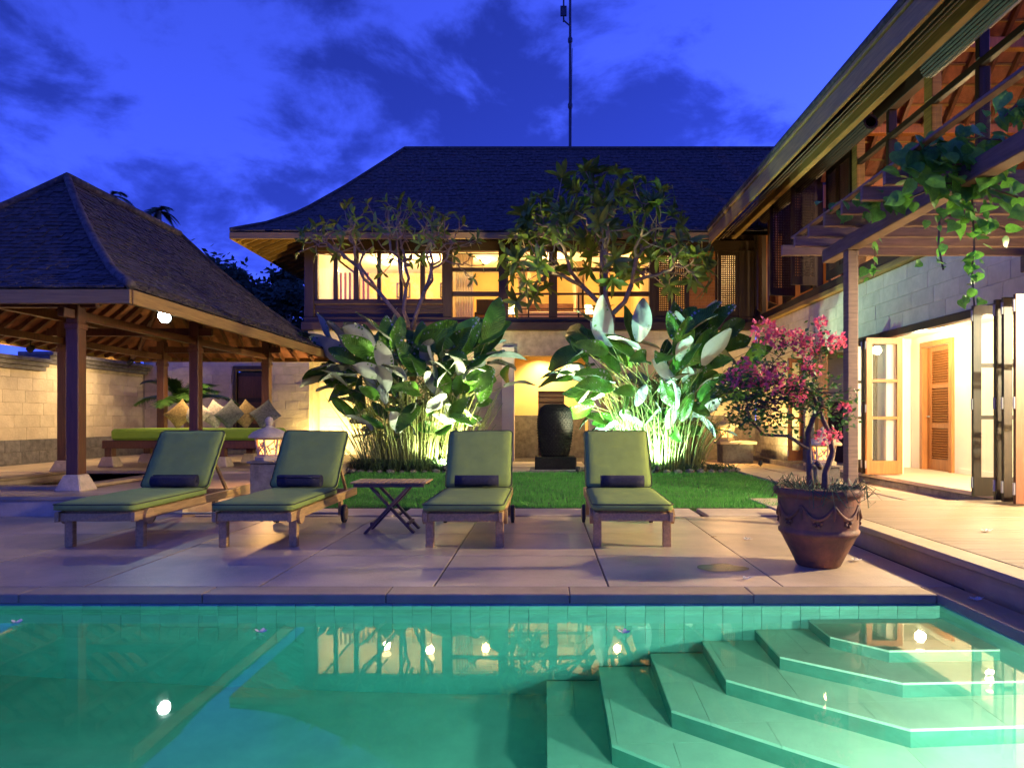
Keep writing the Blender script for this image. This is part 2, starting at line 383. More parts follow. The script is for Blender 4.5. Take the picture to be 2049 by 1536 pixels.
for k, (poly, z) in enumerate(steps):
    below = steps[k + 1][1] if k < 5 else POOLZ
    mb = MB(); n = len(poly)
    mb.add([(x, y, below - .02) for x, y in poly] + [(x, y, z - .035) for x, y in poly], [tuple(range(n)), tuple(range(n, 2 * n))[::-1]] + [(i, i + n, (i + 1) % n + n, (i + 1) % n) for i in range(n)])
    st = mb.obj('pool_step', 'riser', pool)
    g = .62
    for i in range(-1, 8):
        for j in range(-1, 6):
            ox = (.31 if j % 2 else 0) + .1 * k
            cx0, cy0 = -.3 + i * g + ox, 2.3 + j * .5
            pl = clip(clip(clip(clip(poly, -1, 0, -cx0 - .0012), 1, 0, cx0 + g - .0012), 0, -1, -cy0 - .0012), 0, 1, cy0 + .5 - .0012)
            if len(pl) < 3: continue
            # skip slabs lying wholly under the step above
            if k > 0:
                up = steps[k - 1][0]
                def inside(p):
                    for a in range(3):
                        q0, q1 = up[a], up[a + 1]
                        if (q1[0] - q0[0]) * (p[1] - q0[1]) - (q1[1] - q0[1]) * (p[0] - q0[0]) < -1e-6: return False
                    return True
                if all(inside(p) for p in pl): continue
            # nosing: push edge outwards slightly
            m_ = len(pl)
            mb = MB().add([(x, y, z - .034) for x, y in pl] + [(x, y, z) for x, y in pl], [tuple(range(m_))[::-1], tuple(range(m_, 2 * m_))] + [(a, (a + 1) % m_, (a + 1) % m_ + m_, a + m_) for a in range(m_)])
            mb.obj('step_slab', 'pooltile', st)
wt = MB().box(PX0 - .1, PX1 + .15, PY0 - .1, PY1 + .15, POOLZ - .1, -.10)
tag(wt.obj('pool_water', 'water'), kind='structure')
# pool lights set in the walls (out of view; the near one by the steps is added)
def pool_light(x, y, z, dx, dy, e, col):
    t = thing('pool_light', (x, y, z), 'round underwater light in the pool wall ' + (('beside the corner steps' if y > 3 else 'just past the corner steps') if dx else 'facing the corner steps' if x > 1.5 else 'facing the fourth lounger, added to brighten the steps' if x > 0 else 'facing the middle loungers' if x > -4 else 'facing the pavilion'), 'pool light', 'underwater lights of the pool')
    ang = math.atan2(dy, dx)
    mm = Matrix.Translation((x, y, z)) @ Matrix.Rotation(ang, 4, 'Z') @ Matrix.Rotation(R(90), 4, 'Y')
    MB().lathe([(.10, -.02), (.12, 0), (.12, .02), (.09, .03)], n=20).obj('bezel', 'metal', t, m=mm)
    MB().lathe([(.085, .025), (.075, .038), (.03, .045)], n=20).obj('lens', 'glow_pool', t, True, m=mm)
    lamp('lamp', 'POINT', (x + dx * .22, y + dy * .22, z), e, col, t, .1)
POOLC = (.95, 1, .82)
pool_light(1.5, PY0 + .0, -.20, 0, 1, 170, (1, .87, .62))  # added lamp, placed to brighten the step treads
pool_light(PX1 + .06, 2.2, -.20, -1, 0, 170, (1, .86, .56))
pool_light(-2.0, PY0, -.35, 0, 1, 44, (.7, 1, .9))
pool_light(-6.0, PY0, -.35, 0, 1, 44, (.7, 1, .9))

# coping
cop = tag(MB().box(PX0 - .3, PX1 + .24, PY1 + .01, PY1 + .21, -.07, -.055).obj('pool_coping', 'grout'), kind='structure')
x = PX1 - .002
while x > -11:
    w = 1.26
    ob('coping_stone', cbox(w - .004, .215, .065, 'coping', .006), cop, Matrix.Translation((x - w / 2, PY1 + .087, -.0325)))
    x -= w
y = PY1 + .19
while y > -.5:
    w = 1.4; ob('coping_stone', cbox(.25, w - .004, .065, 'coping', .006), cop, Matrix.Translation((PX1 + .125, y - w / 2, -.0325))); y -= w
# near deck under the camera
B('near_deck', 'deck', None, -12, 6, -6, PY0 - .0, -.06, 0, .01)['kind'] = 'structure'

# sandstone deck of big slabs
deck = tag(MB().box(-12, 3.02, PY1 + .2, 8.42, -.06, -.02).obj('sun_deck', 'grout'), kind='structure')
rows = [(PY1 + .198, 6.0), (6.0, 7.15), (7.15, 8.38)]
for (y0, y1) in rows:
    for k in range(-9, 3):
        x0 = -.79 + 1.255 * k; x1 = min(x0 + 1.255, 2.95)
        if x1 - x0 < .1: continue
        ob('paving_slab', cbox(round(x1 - x0, 2) - .008, round(y1 - y0, 3) - .007, .03, 'deck', .003), deck, Matrix.Translation(((x0 + x1) / 2, (y0 + y1) / 2, -.015 + U(-.0012, .0012))))
# paver strip before the lawn
strip = tag(MB().box(-4.4, 3.0, 8.42, 9.26, -.06, -.045).obj('paver_strip', 'soil'), kind='structure')
x = -4.35
while x < 2.9:
    w = 1.18
    ob('paver', cbox(w, .66, .05, 'paver', .008), strip, Matrix.Translation((x + w / 2, 8.83, -.022))); x += w + .1
# lawn
LX0, LX1, LY0, LY1 = -4.2, 4.3, 9.26, 15.4
lawn = tag(MB().box(LX0, LX1, LY0, LY1, -.05, -.005).obj('lawn', 'turf'), kind='structure')
gb = MB(); r2 = random.Random(11)
for i in range(76000):
    y = LY0 + (LY1 - LY0) * r2.random() ** 1.25; x = r2.uniform(LX0 - .03, LX1 + .03); y += r2.gauss(0, .015)
    h = r2.uniform(.025, .055) * (1 + .4 * noise.noise((x * 1.7, y * 1.7, 0))); a = r2.uniform(0, 6.283); w = .004
    dx, dy = math.cos(a), math.sin(a); lx, ly = r2.uniform(-.02, .02), r2.uniform(-.02, .02)
    gb.v += [(x - dx * w, y - dy * w, -.006), (x + dx * w, y + dy * w, -.006), (x + lx, y + ly, h)]
    b = len(gb.v); gb.f.append((b - 3, b - 2, b - 1)); gb.mi.append(0)
tag(gb.obj('grass', 'grass'), 'short dense green lawn grass between the plant clumps and pavers', 'grass', kind='stuff')
# path behind the lawn and the walkway along the right building
path = tag(MB().box(-1.6, 2.3, 15.4, 20, -.05, -.035).obj('back_path', 'soil'), kind='structure')
for (x0, x1, y0, y1) in ((-1.4, -.2, 15.6, 16.5), (-.1, 1.05, 16.75, 17.6), (-1.4, -.2, 16.75, 17.6), (1.15, 2.2, 15.6, 16.5), (-1.4, -.2, 17.8, 18.9), (-.1, 1.05, 17.8, 18.9), (1.15, 2.2, 16.75, 17.6), (1.15, 2.2, 17.8, 18.9)):
    ob('paver', cbox(x1 - x0, y1 - y0, .06, 'paver', .008), path, Matrix.Translation(((x0 + x1) / 2, (y0 + y1) / 2, -.008)))
walk = tag(MB().box(3.0, 6.2, 8.55, 19.9, -.05, -.036).obj('walkway', 'soil'), kind='structure')
y = 8.68
while y < 18.6:
    for (x0, x1) in ((3.05, 4.22), (4.42, 5.22), (5.29, 6.1)) if y < 9.0 else ((4.42, 5.22), (5.29, 6.1)):
        ob('paver', cbox(round(x1 - x0, 2), 1.5, .06, 'paver', .008), walk, Matrix.Translation(((x0 + x1) / 2, y + .75, -.008)))
    y += 1.56

# raised timber terrace on the right
TZ = .19
ter = tag(MB().box(3.06, 9.0, 2.0, 8.54, -.05, TZ - .03).obj('terrace', 'coping'), kind='structure')
B('terrace_edge', 'coping', ter, 3.0, 3.24, 2.0, 8.56, TZ - .055, TZ + .001, .01)
y = 2.2
while y < 8.5:
    ob('deck_board', cbox(5.7, .118, .024, 'board', .004), ter, Matrix.Translation((3.25 + 2.85, y + .06, TZ - .0125 + U(-.0012, .0012)))); y += .124

# ================================================================== LOUNGERS
def lounger():
    t = thing('sun_lounger', (0, 0, 0), 'l', 'sun lounger', 'sun loungers lined up along the pool')
    # runs along +Y, foot end at y=0, width .73
    for s in (-1, 1):
        B('side_rail', 'teak', t, s * .345 - .02, s * .345 + .02, .0, 2.32, .255, .345)
        # legs with a rounded bracket at the top
        B('leg', 'teak', t, s * .345 - (.055 if s > 0 else .02), s * .345 + (.02 if s > 0 else .055), .14, .205, 0, .255)
        mb = MB().lathe([(.075, -.018), (.075, .018)], n=18)
        mb.obj('leg_bracket', 'teak', t, m=Matrix.Translation((s * .378, .2, .285)) @ Matrix.Rotation(R(90), 4, 'Y'))
        B('rear_leg', 'teak', t, s * .345 - .0195, s * .345 + .0195, 1.62, 1.70, .09, .255)
        w = MB().lathe([(.085, -.02), (.105, -.016), (.105, .016), (.085, .02)], n=24).obj('wheel', 'rubber', t, m=Matrix.Translation((s * .39, 1.66, .106)) @ Matrix.Rotation(R(90), 4, 'Y'))
        MB().lathe([(.07, -.025), (.078, -.015), (.078, .015), (.07, .025)], n=20).obj('rim', 'teak', w, m=Matrix.Translation((s * .39, 1.66, .106)) @ Matrix.Rotation(R(90), 4, 'Y'))
        # backrest stile and its strut
        MB().bar((s * .32, 1.40, .36), (s * .32, 1.90, 1.0), .035, .05).obj('backrest_stile', 'teak', t)
        MB().bar((s * .29, 1.72, .76), (s * .29, 2.12, .30), .025, .04).obj('strut', 'teak', t)
    B('end_rail', 'teak', t, -.325, .325, .02, .06, .26, .335)
    B('end_rail', 'teak', t, -.325, .325, 2.24, 2.28, .26, .335)
    MB().tube([(-.40, 1.66, .106), (.40, 1.66, .106)], .012, 8).obj('axle', 'metal', t)
    MB().bar((-.31, 2.1, .27), (.31, 2.1, .27), .03, .03).obj('crossbar', 'teak', t)
    for k in range(9):
        B('slat', 'teak', t, -.325, .325, .1 + k * .145, .19 + k * .145, .325, .345, .003)
    # cushion: seat and back, softened
    def pad(w, l, h, seed):
        bm = bmesh.new(); bmesh.ops.create_grid(bm, x_segments=12, y_segments=18, size=.5)
        bmesh.ops.solidify(bm, geom=list(bm.faces), thickness=1.0)
        for v in bm.verts:
            top = v.co.z > 0 if abs(v.co.z) > 1e-6 else False
            v.co.z = (.5 if v.co.z > -.5 else -.5)
        bmesh.ops.recalc_face_normals(bm, faces=bm.faces)
        for v in bm.verts:
            x, y = v.co.x * 2, v.co.y * 2
            ex = max(0, abs(x) - .86) / .14; ey = max(0, abs(y) - .93) / .07
            e = max(ex, ey); rr = min(1, math.hypot(ex, ey))
            puff = .011 * (1 - x ** 4) * (1 - y ** 4) + .006 * noise.noise((x * 2 + seed, y * 4, 0)) + .0035 * noise.noise((x * 5 + seed, y * 11, 3))
            z = (h / 2 + puff) - .018 * e * e
            # rounded corner in plan
            kx = ky = 0
            if ex > 0 and ey > 0 and rr >= 1 and math.hypot(ex, ey) > 1:
                q = 1 / math.hypot(ex, ey); kx = (1 - q) * ex * .07 * w; ky = (1 - q) * ey * .035 * l
            v.co = V((v.co.x * w - math.copysign(kx, x), v.co.y * l - math.copysign(ky, y), z if v.co.z > 0 else -z * .96))
        me = bpy.data.meshes.new('cushion'); bm.to_mesh(me); bm.free(); me.materials.append(M['cushion'])
        me.polygons.foreach_set('use_smooth', [True] * len(me.polygons)); return me
    sc_ = ob('seat_cushion', pad(.75, 1.47, .085, 1), t, Matrix.Translation((0, .705, .392)))
    ang = math.atan2(.585, .43)
    bc = ob('back_cushion', pad(.75, .78, .075, 5), t, Matrix.Translation((0, 1.655, .735)) @ Matrix.Rotation(ang, 4, 'X'))
    def ring(w, l, z, Mx, parent):
        pts = []
        for (cx, cy, a0) in ((w - .05, l - .04, 0), (-w + .05, l - .04, 90), (-w + .05, -l + .04, 180), (w - .05, -l + .04, 270)):
            for a in (0, 30, 60, 90):
                pts.append(Mx @ V((cx + .05 * math.cos(R(a0 + a)), cy + .04 * math.sin(R(a0 + a)), z)))
        pts.append(pts[0])
        MB().tube(pts, .006, 6, False).obj('piping', 'piping', parent, True)
    ring(.374, .733, .026, Matrix.Translation((0, .705, .392)), sc_)
    ring(.374, .388, .022, Matrix.Translation((0, 1.655, .735)) @ Matrix.Rotation(ang, 4, 'X'), bc)
    return t
lg = lounger()
spots = [(-4.12, 6.26, 1.5, 'green cushioned teak sun lounger standing closest to the pavilion'),
         (-2.68, 6.26, .8, 'green cushioned teak sun lounger in front of the glowing stone lantern plinth'),
         (-.74, 6.25, .3, 'green cushioned teak sun lounger right next to the slatted folding table, before the plumeria'),
         (.83, 6.27, -.8, 'green cushioned teak sun lounger between the black fountain stone and the terracotta pot')]
spots[1] = (*spots[1][:3], 'green cushioned teak sun lounger between the pavilion side lounger and the folding table')
spots[2] = (*spots[2][:3], 'green cushioned teak sun lounger between the folding table and the fountain stone')
for i, (x, y, a, lb) in enumerate(spots):
    m = Matrix.Translation((x, y, 0)) @ Matrix.Rotation(R(a), 4, 'Z')
    if i == 0:
        lg.matrix_basis = m; WM[lg.name] = m.copy(); lg['label'] = lb
    else:
        c_ = copy_tree(lg, m, lb)
        for ch_ in c_.children:      # no two cushions lie quite alike
            if 'cushion' in ch_.name: ch_.matrix_basis = Matrix.Translation((U(-.012, .012), U(-.01, .01), 0)) @ ch_.matrix_basis @ Matrix.Rotation(R(U(-.9, .9)), 4, 'Z')
# rolled towels
def towel():
    mb = MB(); pts = []
    n = 70; hw = .24
    prof = []
    for k in range(n):
        a = k / (n - 1) * 2 * math.pi * 3.2; rr = .022 + .050 * k / (n - 1)
        prof.append((rr * math.cos(a), rr * math.sin(a)))
    th = .011
    xs = [-hw, -hw * .5, 0, hw * .5, hw]
    for xi in xs:
        for (a, b_) in prof: mb.v.append((xi, a, b_))
    for i in range(len(xs) - 1):
        for k in range(n - 1):
            mb.f.append((i * n + k, i * n + k + 1, (i + 1) * n + k + 1, (i + 1) * n + k)); mb.mi.append(0)
    me = mb.mesh('towel', 'towel', True)
    bm = bmesh.new(); bm.from_mesh(me); bmesh.ops.solidify(bm, geom=list(bm.faces), thickness=th); bm.to_mesh(me); bm.free()
    return me
tme = towel()
for i, (x, y, a, lb) in enumerate(spots):
    o = ob('rolled_towel', tme, None, Matrix.Translation((x + (.03, -.02, .0, .04)[i], y + 1.30, .514)) @ Matrix.Rotation(R(a + (2, -3, 1, -1)[i]), 4, 'Z') @ Matrix.Rotation(R(70 * i), 4, 'X'))
    tag(o, 'rolled navy towel on the ' + ('lounger standing closest to the pavilion', 'lounger between the pavilion side lounger and the table', 'lounger between the folding table and the fountain', 'lounger nearest the terracotta pot')[i], 'towel', 'rolled towels on the loungers')
# folding side table
t = thing('folding_table', (-1.62, 7.3, 0), 'slatted teak folding side table with crossed legs between two loungers', 'table')
tx, ty = -1.62, 7.32
for k in range(11):
    xx = tx - .365 + k * .073
    B('slat', 'teak', t, xx - .031, xx + .031, ty - .22, ty + .22, .525, .543, .004)
for yy in (-.18, .18):
    B('apron', 'teakdark', t, tx - .37, tx + .37, ty + yy - .012, ty + yy + .012, .487, .524)
for yy, s in ((-.17, 1), (.13, 1), (-.13, -1), (.17, -1)):
    MB().bar((tx + s * .20, ty + yy, .49), (tx - s * .255, ty + yy, .0), .026, .052, up=(0, 1, 0)).obj('leg', 'teakdark', t)
for s in (-1, 1):
    MB().bar((tx + s * .19, ty - .15 * 1, .10), (tx + s * .19, ty + .15, .10), .03, .03).obj('stretcher', 'teakdark', t)
MB().tube([(tx - .03, ty - .19, .24), (tx - .03, ty + .19, .24)], .008, 6).obj('pivot_rod', 'metal', t)

# ================================================================== ROOF BUILDER
def hip_roof(root, x0, x1, y0, y1, levels, sw, sl, faces, single=None, mat_='shingle', seed=5, thick=.02):
    """levels: (inset, z); faces subset of 'FRBL'. Shingles laid course by course."""
    r = random.Random(seed)
    def ring(i, z): return [V((x0 + i, y0 + i, z)), V((x1 - i, y0 + i, z)), V((x1 - i, y1 - i, z)), V((x0 + i, y1 - i, z))]
    def ringv(t):
        L = []
        for (a, b) in zip(levels[:-1], levels[1:]): L.append(math.hypot(b[0] - a[0], b[1] - a[1]))
        tot = sum(L); d = t * tot
        for k, l in enumerate(L):
            if d <= l or k == len(L) - 1:
                f = min(1, d / l); a, b = levels[k], levels[k + 1]
                return ring(a[0] + (b[0] - a[0]) * f, a[1] + (b[1] - a[1]) * f)
            d -= l
    L = sum(math.hypot(b[0] - a[0], b[1] - a[1]) for a, b in zip(levels[:-1], levels[1:]))
    under = MB()
    base = [[v - V((0, 0, .05)) for v in ring(i, z)] for i, z in levels]
    for a, b in zip(base[:-1], base[1:]):
        for k in range(4):
            under.quad(a[k], a[(k + 1) % 4], b[(k + 1) % 4], b[k])
    top = base[-1]; under.quad(*top)
    roof = under.obj('roof', mat_, root)
    mb = MB(); count = 0
    for fc in faces:
        k = 'FRBL'.index(fc)
        n = int(L / sl)
        for row in range(n):
            t0 = row / n; t1 = min(1, (row + 1.55) / n)
            A = ringv(t0); C = ringv(t1)
            p, q = A[k], A[(k + 1) % 4]; p2, q2 = C[k], C[(k + 1) % 4]
            ln = (q - p).length
            if ln < .1: continue
            u = (q - p) / ln; up = (p2 + q2) / 2 - (p + q) / 2
            ups = up - u * up.dot(u); nn = u.cross(ups).normalized()
            m = int(ln / sw) + 1; s = -sw * (.5 if row % 2 else 0) + r.uniform(-.02, .02)
            while s < ln:
                w = sw * r.uniform(.8, 1.15); a = max(s, 0); b = min(s + w * .95, ln); s += w
                if b - a < sw * .2: continue
                lift = thick * r.uniform(.7, 1.6); drop = ups.normalized() * r.uniform(-.25, .1) * sl
                # clip the top corners to the hips
                dl = max(0, min((p2 - p).dot(u), 9)) if True else 0
                ta = max(a, (p2 - p).dot(u)); tb = min(b, ln - (q - q2).dot(u))
                if tb - ta < .01:
                    tm = min(max((ta + tb) / 2, a), b); ta = tm - .005; tb = tm + .005
                c0 = p + u * a + drop; c1 = p + u * b + drop; c2 = p + u * tb + ups; c3 = p + u * ta + ups
                P8 = [c0, c1, c2 - nn * .01, c3 - nn * .01, c0 + nn * lift, c1 + nn * lift, c2 + nn * .004, c3 + nn * .004]
                if single and count < 300 and single(fc, (c0 + c1) / 2):
                    cc = (c0 + c1 + c2 + c3) / 4
                    MB().hexa([v - cc for v in P8]).obj('shingle', mat_, roof, m=Matrix.Translation(cc)); count += 1
                else:
                    mb.add(P8, [(4, 5, 6, 7), (0, 1, 5, 4), (1, 2, 6, 5), (3, 0, 4, 7)])
    tag(mb.obj('shingle_courses', mat_, roof), kind='stuff')
    for (a, b, wd) in ((0, 0, .07), (1, 1, .07), (2, 2, .07), (3, 3, .07)):
        pts = [ringv(i / 14)[a] + V((0, 0, .03)) for i in range(15)]
        MB().tube(pts, .06, 8).obj('hip_cap', mat_, roof, True)
    tp = ring(*levels[-1])
    MB().tube([(tp[0] + tp[1]) / 2 + V((0, 0, .03)), (tp[2] + tp[3]) / 2 + V((0, 0, .03))] if (tp[2] - tp[1]).length > (tp[1] - tp[0]).length else [(tp[0] + tp[3]) / 2 + V((0, 0, .03)), (tp[1] + tp[2]) / 2 + V((0, 0, .03))], .08, 8).obj('ridge_cap', mat_, roof, True)
    return roof

# ================================================================== PAVILION
PZ = .21
plat = tag(MB().obj('x', 'deck') if False else MB().box(-14, -4.5, 8.5, 9.58, -.05, PZ).box(-14, -8.58, 9.58, 12.32, -.05, PZ).box(-6.62, -4.5, 9.58, 12.32, -.05, PZ).box(-14, -4.5, 12.32, 18.9, -.05, PZ).obj('pavilion_platform', 'deck'), kind='structure')
for (x0, x1, y0, y1) in ((-14, -4.48, 8.46, 8.72),):
    for k in range(8):
        a = x0 + k * 1.19; ob('edge_stone', cbox(1.18, .26, .05, 'coping', .008), plat, Matrix.Translation((a + .595, 8.59, PZ + .003)))
for y0 in [8.74 + .27 * k for k in range(3)] :
    ob('deck_board', cbox(9.4, .262, .02, 'deck', .003), plat, Matrix.Translation((-9.25, y0 + .13, PZ + .006)))
y0 = 12.55
while y0 < 18.6:
    ob('deck_board', cbox(9.4, .262, .02, 'deck', .003), plat, Matrix.Translation((-9.25, y0 + .13, PZ + .006))); y0 += .27
# plunge pool kerb, basin and water
B('plunge_floor', 'grey', plat, -8.7, -6.5, 9.5, 12.4, -1.0, -.9, 0)
kb = tag(MB().box(-8.62, -8.585, 9.5, 12.4, -.9, PZ + .02).box(-6.615, -6.58, 9.5, 12.4, -.9, PZ + .02).box(-8.585, -6.615, 9.5, 9.58, -.9, PZ + .02).box(-8.585, -6.615, 12.32, 12.4, -.9, PZ + .02).obj('plunge_basin', 'grey'), kind='structure')
for (x0, x1, y0, y1) in ((-8.76, -8.52, 9.42, 12.5), (-6.68, -6.44, 9.42, 12.5), (-8.515, -6.685, 9.42, 9.64), (-8.515, -6.685, 12.28, 12.5)):
    ob('kerb_stone', cbox(round(x1 - x0, 2), round(y1 - y0, 2), .05, 'coping', .01), plat, Matrix.Translation(((x0 + x1) / 2, (y0 + y1) / 2, PZ + .035)))
tag(MB().box(-8.6, -6.6, 9.56, 12.34, -.92, PZ - .06).obj('plunge_water', 'pond'), kind='structure')

pav = thing('pavilion', (-7.6, 12.54, PZ), 'open timber pavilion with steep shingle hip roof over a plunge pool', 'pavilion')
PXs, PYs = (-8.8, -6.39), (9.33, 12.54, 15.75)
for px in PXs:
    for py in PYs:
        B('post', 'wred', pav, px - .085, px + .085, py - .085, py + .085, PZ + .22, 2.98, .008)
        B('post_capital', 'wred', pav, px - .1, px + .1, py - .1, py + .1, 2.42, 2.5, .008)
        f = MB(); a, b = .185, .105
        z0, z1 = PZ + .016, PZ + .235
        f.hexa([(px - a, py - a, z0), (px + a, py - a, z0), (px + a, py + a, z0), (px - a, py + a, z0), (px - b, py - b, z1), (px + b, py - b, z1), (px + b, py + b, z1), (px - b, py + b, z1)])
        f.obj('post_base', 'lantern', pav, bevel=.012)
for px in PXs: B('tie_beam', 'wred', pav, px - .06, px + .06, PYs[0] - .09, PYs[2] + .09, 2.982, 3.14, .008)
for py in PYs: B('tie_beam', 'wred', pav, PXs[0] - .3, PXs[1] + .3, py - .05, py + .05, 2.72, 2.86, .008)
for px in PXs: B('tie_beam', 'wred', pav, px - .045, px + .045, PYs[0] - .3, PYs[2] + .3, 2.56, 2.68, .008)
EX0, EX1, EY0, EY1 = -10.18, -5.02, 8.3, 16.8
lev = [(0, 2.80), (.55, 3.07), (1.3, 3.68), (2.0, 4.36), (2.575, 5.02)]
hip_roof(pav, EX0, EX1, EY0, EY1, [(a, b) for a, b in lev], .13, .105, 'FR', single=lambda fc, c: fc == 'F' and c.x > -9.0 and c.z < 3.3, seed=9)
# eave fascia, soffit lining and rafters
for (x0, x1, y0, y1) in ((EX0, EX1, EY0 - .02, EY0 + .02), (EX1 - .02, EX1 + .02, EY0 + .021, EY1), (EX0 - .02, EX0 + .02, EY0 + .021, EY1), (EX0 + .021, EX1 - .021, EY1 - .02, EY1 + .02)):
    B('fascia', 'wfascia', pav, x0, x1, y0, y1, 2.60, 2.775, .006)
so_ = MB()
lv2 = [(.03, 2.70)] + [(a, b - .14) for a, b in lev[1:]]
def rg(i, z): return [V((EX0 + i, EY0 + i, z)), V((EX1 - i, EY0 + i, z)), V((EX1 - i, EY1 - i, z)), V((EX0 + i, EY1 - i, z))]
for a, b in zip(lv2[:-1], lv2[1:]):
    A, C = rg(*a), rg(*b)
    for k in range(4): so_.quad(A[k], C[k], C[(k + 1) % 4], A[(k + 1) % 4])
so_.obj('roof_lining', 'tileunder', pav)
def rafter(parent, side, s, mat_='wred'):
    pts = []
    for (i, z) in lv2:
        r_ = rg(i, z - .05); a, b = r_[side], r_[(side + 1) % 4]
        u = (b - a).normalized(); base = rg(*lv2[0])[side] + u * s
        q = base + (a - base) - u * (a - base).dot(u)
        t_ = (q - a).dot(u)
        if t_ < 0 or t_ > (b - a).length: break
        pts.append(q)
    mb = MB()
    for p, q in zip(pts[:-1], pts[1:]): mb.bar(p, q, .045, .08)
    if len(pts) > 1: mb.obj('rafter', mat_, parent)
for side, ln in ((0, EX1 - EX0), (1, EY1 - EY0), (2, EX1 - EX0), (3, EY1 - EY0)):
    s = .25
    while s < ln - .2: rafter(pav, side, s); s += .36
for k in range(4):
    MB().tube([rg(*l)[k] - V((0, 0, .06)) for l in lv2], .06, 6).obj('hip_rafter', 'wred', pav)
# flood lamp clipped under the eave, and a small ceiling spot
fl = thing('flood_lamp', (-5.3, 9.55, 2.64), 'bright white flood lamp under the pavilion eave', 'lamp')
MB().bar((-5.3, 9.57, 2.80), (-5.3, 9.57, 2.70), .03, .03).obj('bracket', 'metal', fl)
MB().lathe([(.03, -.09), (.08, -.06), (.10, .02), (.095, .03)], n=20).obj('housing', 'rubber', fl, m=Matrix.Translation((-5.3, 9.57, 2.64)) @ Matrix.Rotation(R(115), 4, 'X'))
MB().lathe([(.085, 0), (.06, .03), (.01, .042)], n=20).obj('lens', 'glow_white', fl, True, m=Matrix.Translation((-5.3, 9.535, 2.624)) @ Matrix.Rotation(R(115), 4, 'X'))
lamp('lamp', 'SPOT', (-5.3, 9.47, 2.6), 20, (.86, 1, .93), fl, .05, (-2.6, 5.2, 0), 120, .8)
sp = thing('ceiling_spot', (-7.7, 15.2, 2.9), 'small ceiling spotlight over the daybed cushions', 'lamp')
MB().lathe([(.05, 0), (.05, .12), (.03, .15)], c=(-7.7, 15.2, 2.86), n=16).obj('housing', 'metal', sp)
MB().lathe([(.04, 0), (.02, -.01)], c=(-7.7, 15.2, 2.855), n=16).obj('lens', 'glow_bulb', sp)
lamp('lamp', 'SPOT', (-7.7, 15.2, 2.83), 150, (1, .72, .42), sp, .05, (-7.6, 15.6, 0), 130, .7)
for i, y in enumerate((9.8, 12.9, 16.0)):
    wl_ = thing('wall_washer', (-9.7, y, 2.55), 'shaded wall washer lamp under the outer pavilion eave ' + ('beside the plunge pool', 'beside the middle post', 'beside the daybed')[i], 'lamp', 'wall washers of the pavilion')
    mm = Matrix.Translation((-9.7, y, 2.52)) @ (V((-11.2, y, 1.2)) - V((-9.7, y, 2.52))).to_track_quat('Z', 'Y').to_matrix().to_4x4()
    MB().lathe([(.03, -.09), (.05, -.06), (.06, .04), (.055, .045)], n=14).obj('housing', 'rubber', wl_, m=mm)
    MB().tube([(-9.7, y, 2.56), (-9.7, y, 2.78)], .01, 6).obj('stem', 'rubber', wl_)
    lamp('lamp', 'SPOT', mm @ V((0, 0, .09)), 110, (1, .70, .40), wl_, .06, (-11.2, y, 1.2), 140, .8)

# daybed
db = thing('daybed', (-7.4, 14.7, PZ), 'wide timber daybed with lime green mattress under the pavilion', 'daybed')
B('frame', 'wred', db, -9.0, -5.75, 13.9, 15.5, .60, .76, .01)
for x in (-8.9, -6.6):
    for y in (14.02, 15.38):
        B('leg', 'wred', db, x - .075, x + .075, y - .075, y + .075, PZ + .21, .60)
        f = MB(); a, b = .17, .11; z0, z1 = PZ + .016, PZ + .22
        f.hexa([(x - a, y - a, z0), (x + a, y - a, z0), (x + a, y + a, z0), (x - a, y + a, z0), (x - b, y - b, z1), (x + b, y - b, z1), (x + b, y + b, z1), (x - b, y + b, z1)])
        f.obj('leg_base', 'lantern', db, bevel=.012)
B('mattress', 'lime_cushion', db, -8.86, -5.82, 13.94, 15.46, .765, 1.0, .05)
def cushion_mesh(m, size=.5):
    mb = MB(); n = 10
    for sd in (1, -1):
        b = len(mb.v)
        for i in range(n + 1):
            for j in range(n + 1):
                x = i / n * 2 - 1; y = j / n * 2 - 1
                pin = 1 - .10 * (1 - abs(x)) * 0 - .09 * (1 - y * y) * abs(x) ** 3; pin2 = 1 - .09 * (1 - x * x) * abs(y) ** 3
                z = sd * .16 * ((1 - x ** 2) * (1 - y ** 2)) ** .45
                mb.v.append((x * size / 2 * pin, z * size, y * size / 2 * pin2))
        for i in range(n):
            for j in range(n):
                q = (b + i * (n + 1) + j, b + (i + 1) * (n + 1) + j, b + (i + 1) * (n + 1) + j + 1, b + i * (n + 1) + j + 1)
                mb.f.append(q if sd < 0 else q[::-1]); mb.mi.append(0)
    return mb.mesh('cushion', m, True)
cm_ = {k: cushion_mesh(k, .52) for k in ('cushA', 'cushB', 'cushC')}
cush = [(-8.02, 15.05, 'cushA', 45, 'ochre throw cushion at the outer end of the daybed cushion row'),
        (-7.66, 15.05, 'cushB', 38, 'cream throw cushion beside the ochre end cushion'),
        (-7.30, 15.15, 'cushB', 30, 'cream throw cushion half hidden behind the pavilion post'),
        (-6.92, 15.05, 'cushC', 42, 'grey throw cushion next to the pavilion post on the daybed'),
        (-6.60, 15.12, 'cushA', 36, 'ochre throw cushion between two grey ones on the daybed'),
        (-6.12, 15.0, 'cushC', 50, 'grey throw cushion leaning alone at the lantern end of the daybed')]
for i, (x, y, k, a, lb) in enumerate(cush):
    o = ob('throw_cushion', cm_[k], None, Matrix.Translation((x, y, 1.30)) @ Matrix.Rotation(R(-18), 4, 'X') @ Matrix.Rotation(R(a), 4, 'Y'))
    tag(o, lb, 'cushion', 'throw cushions on the daybed')

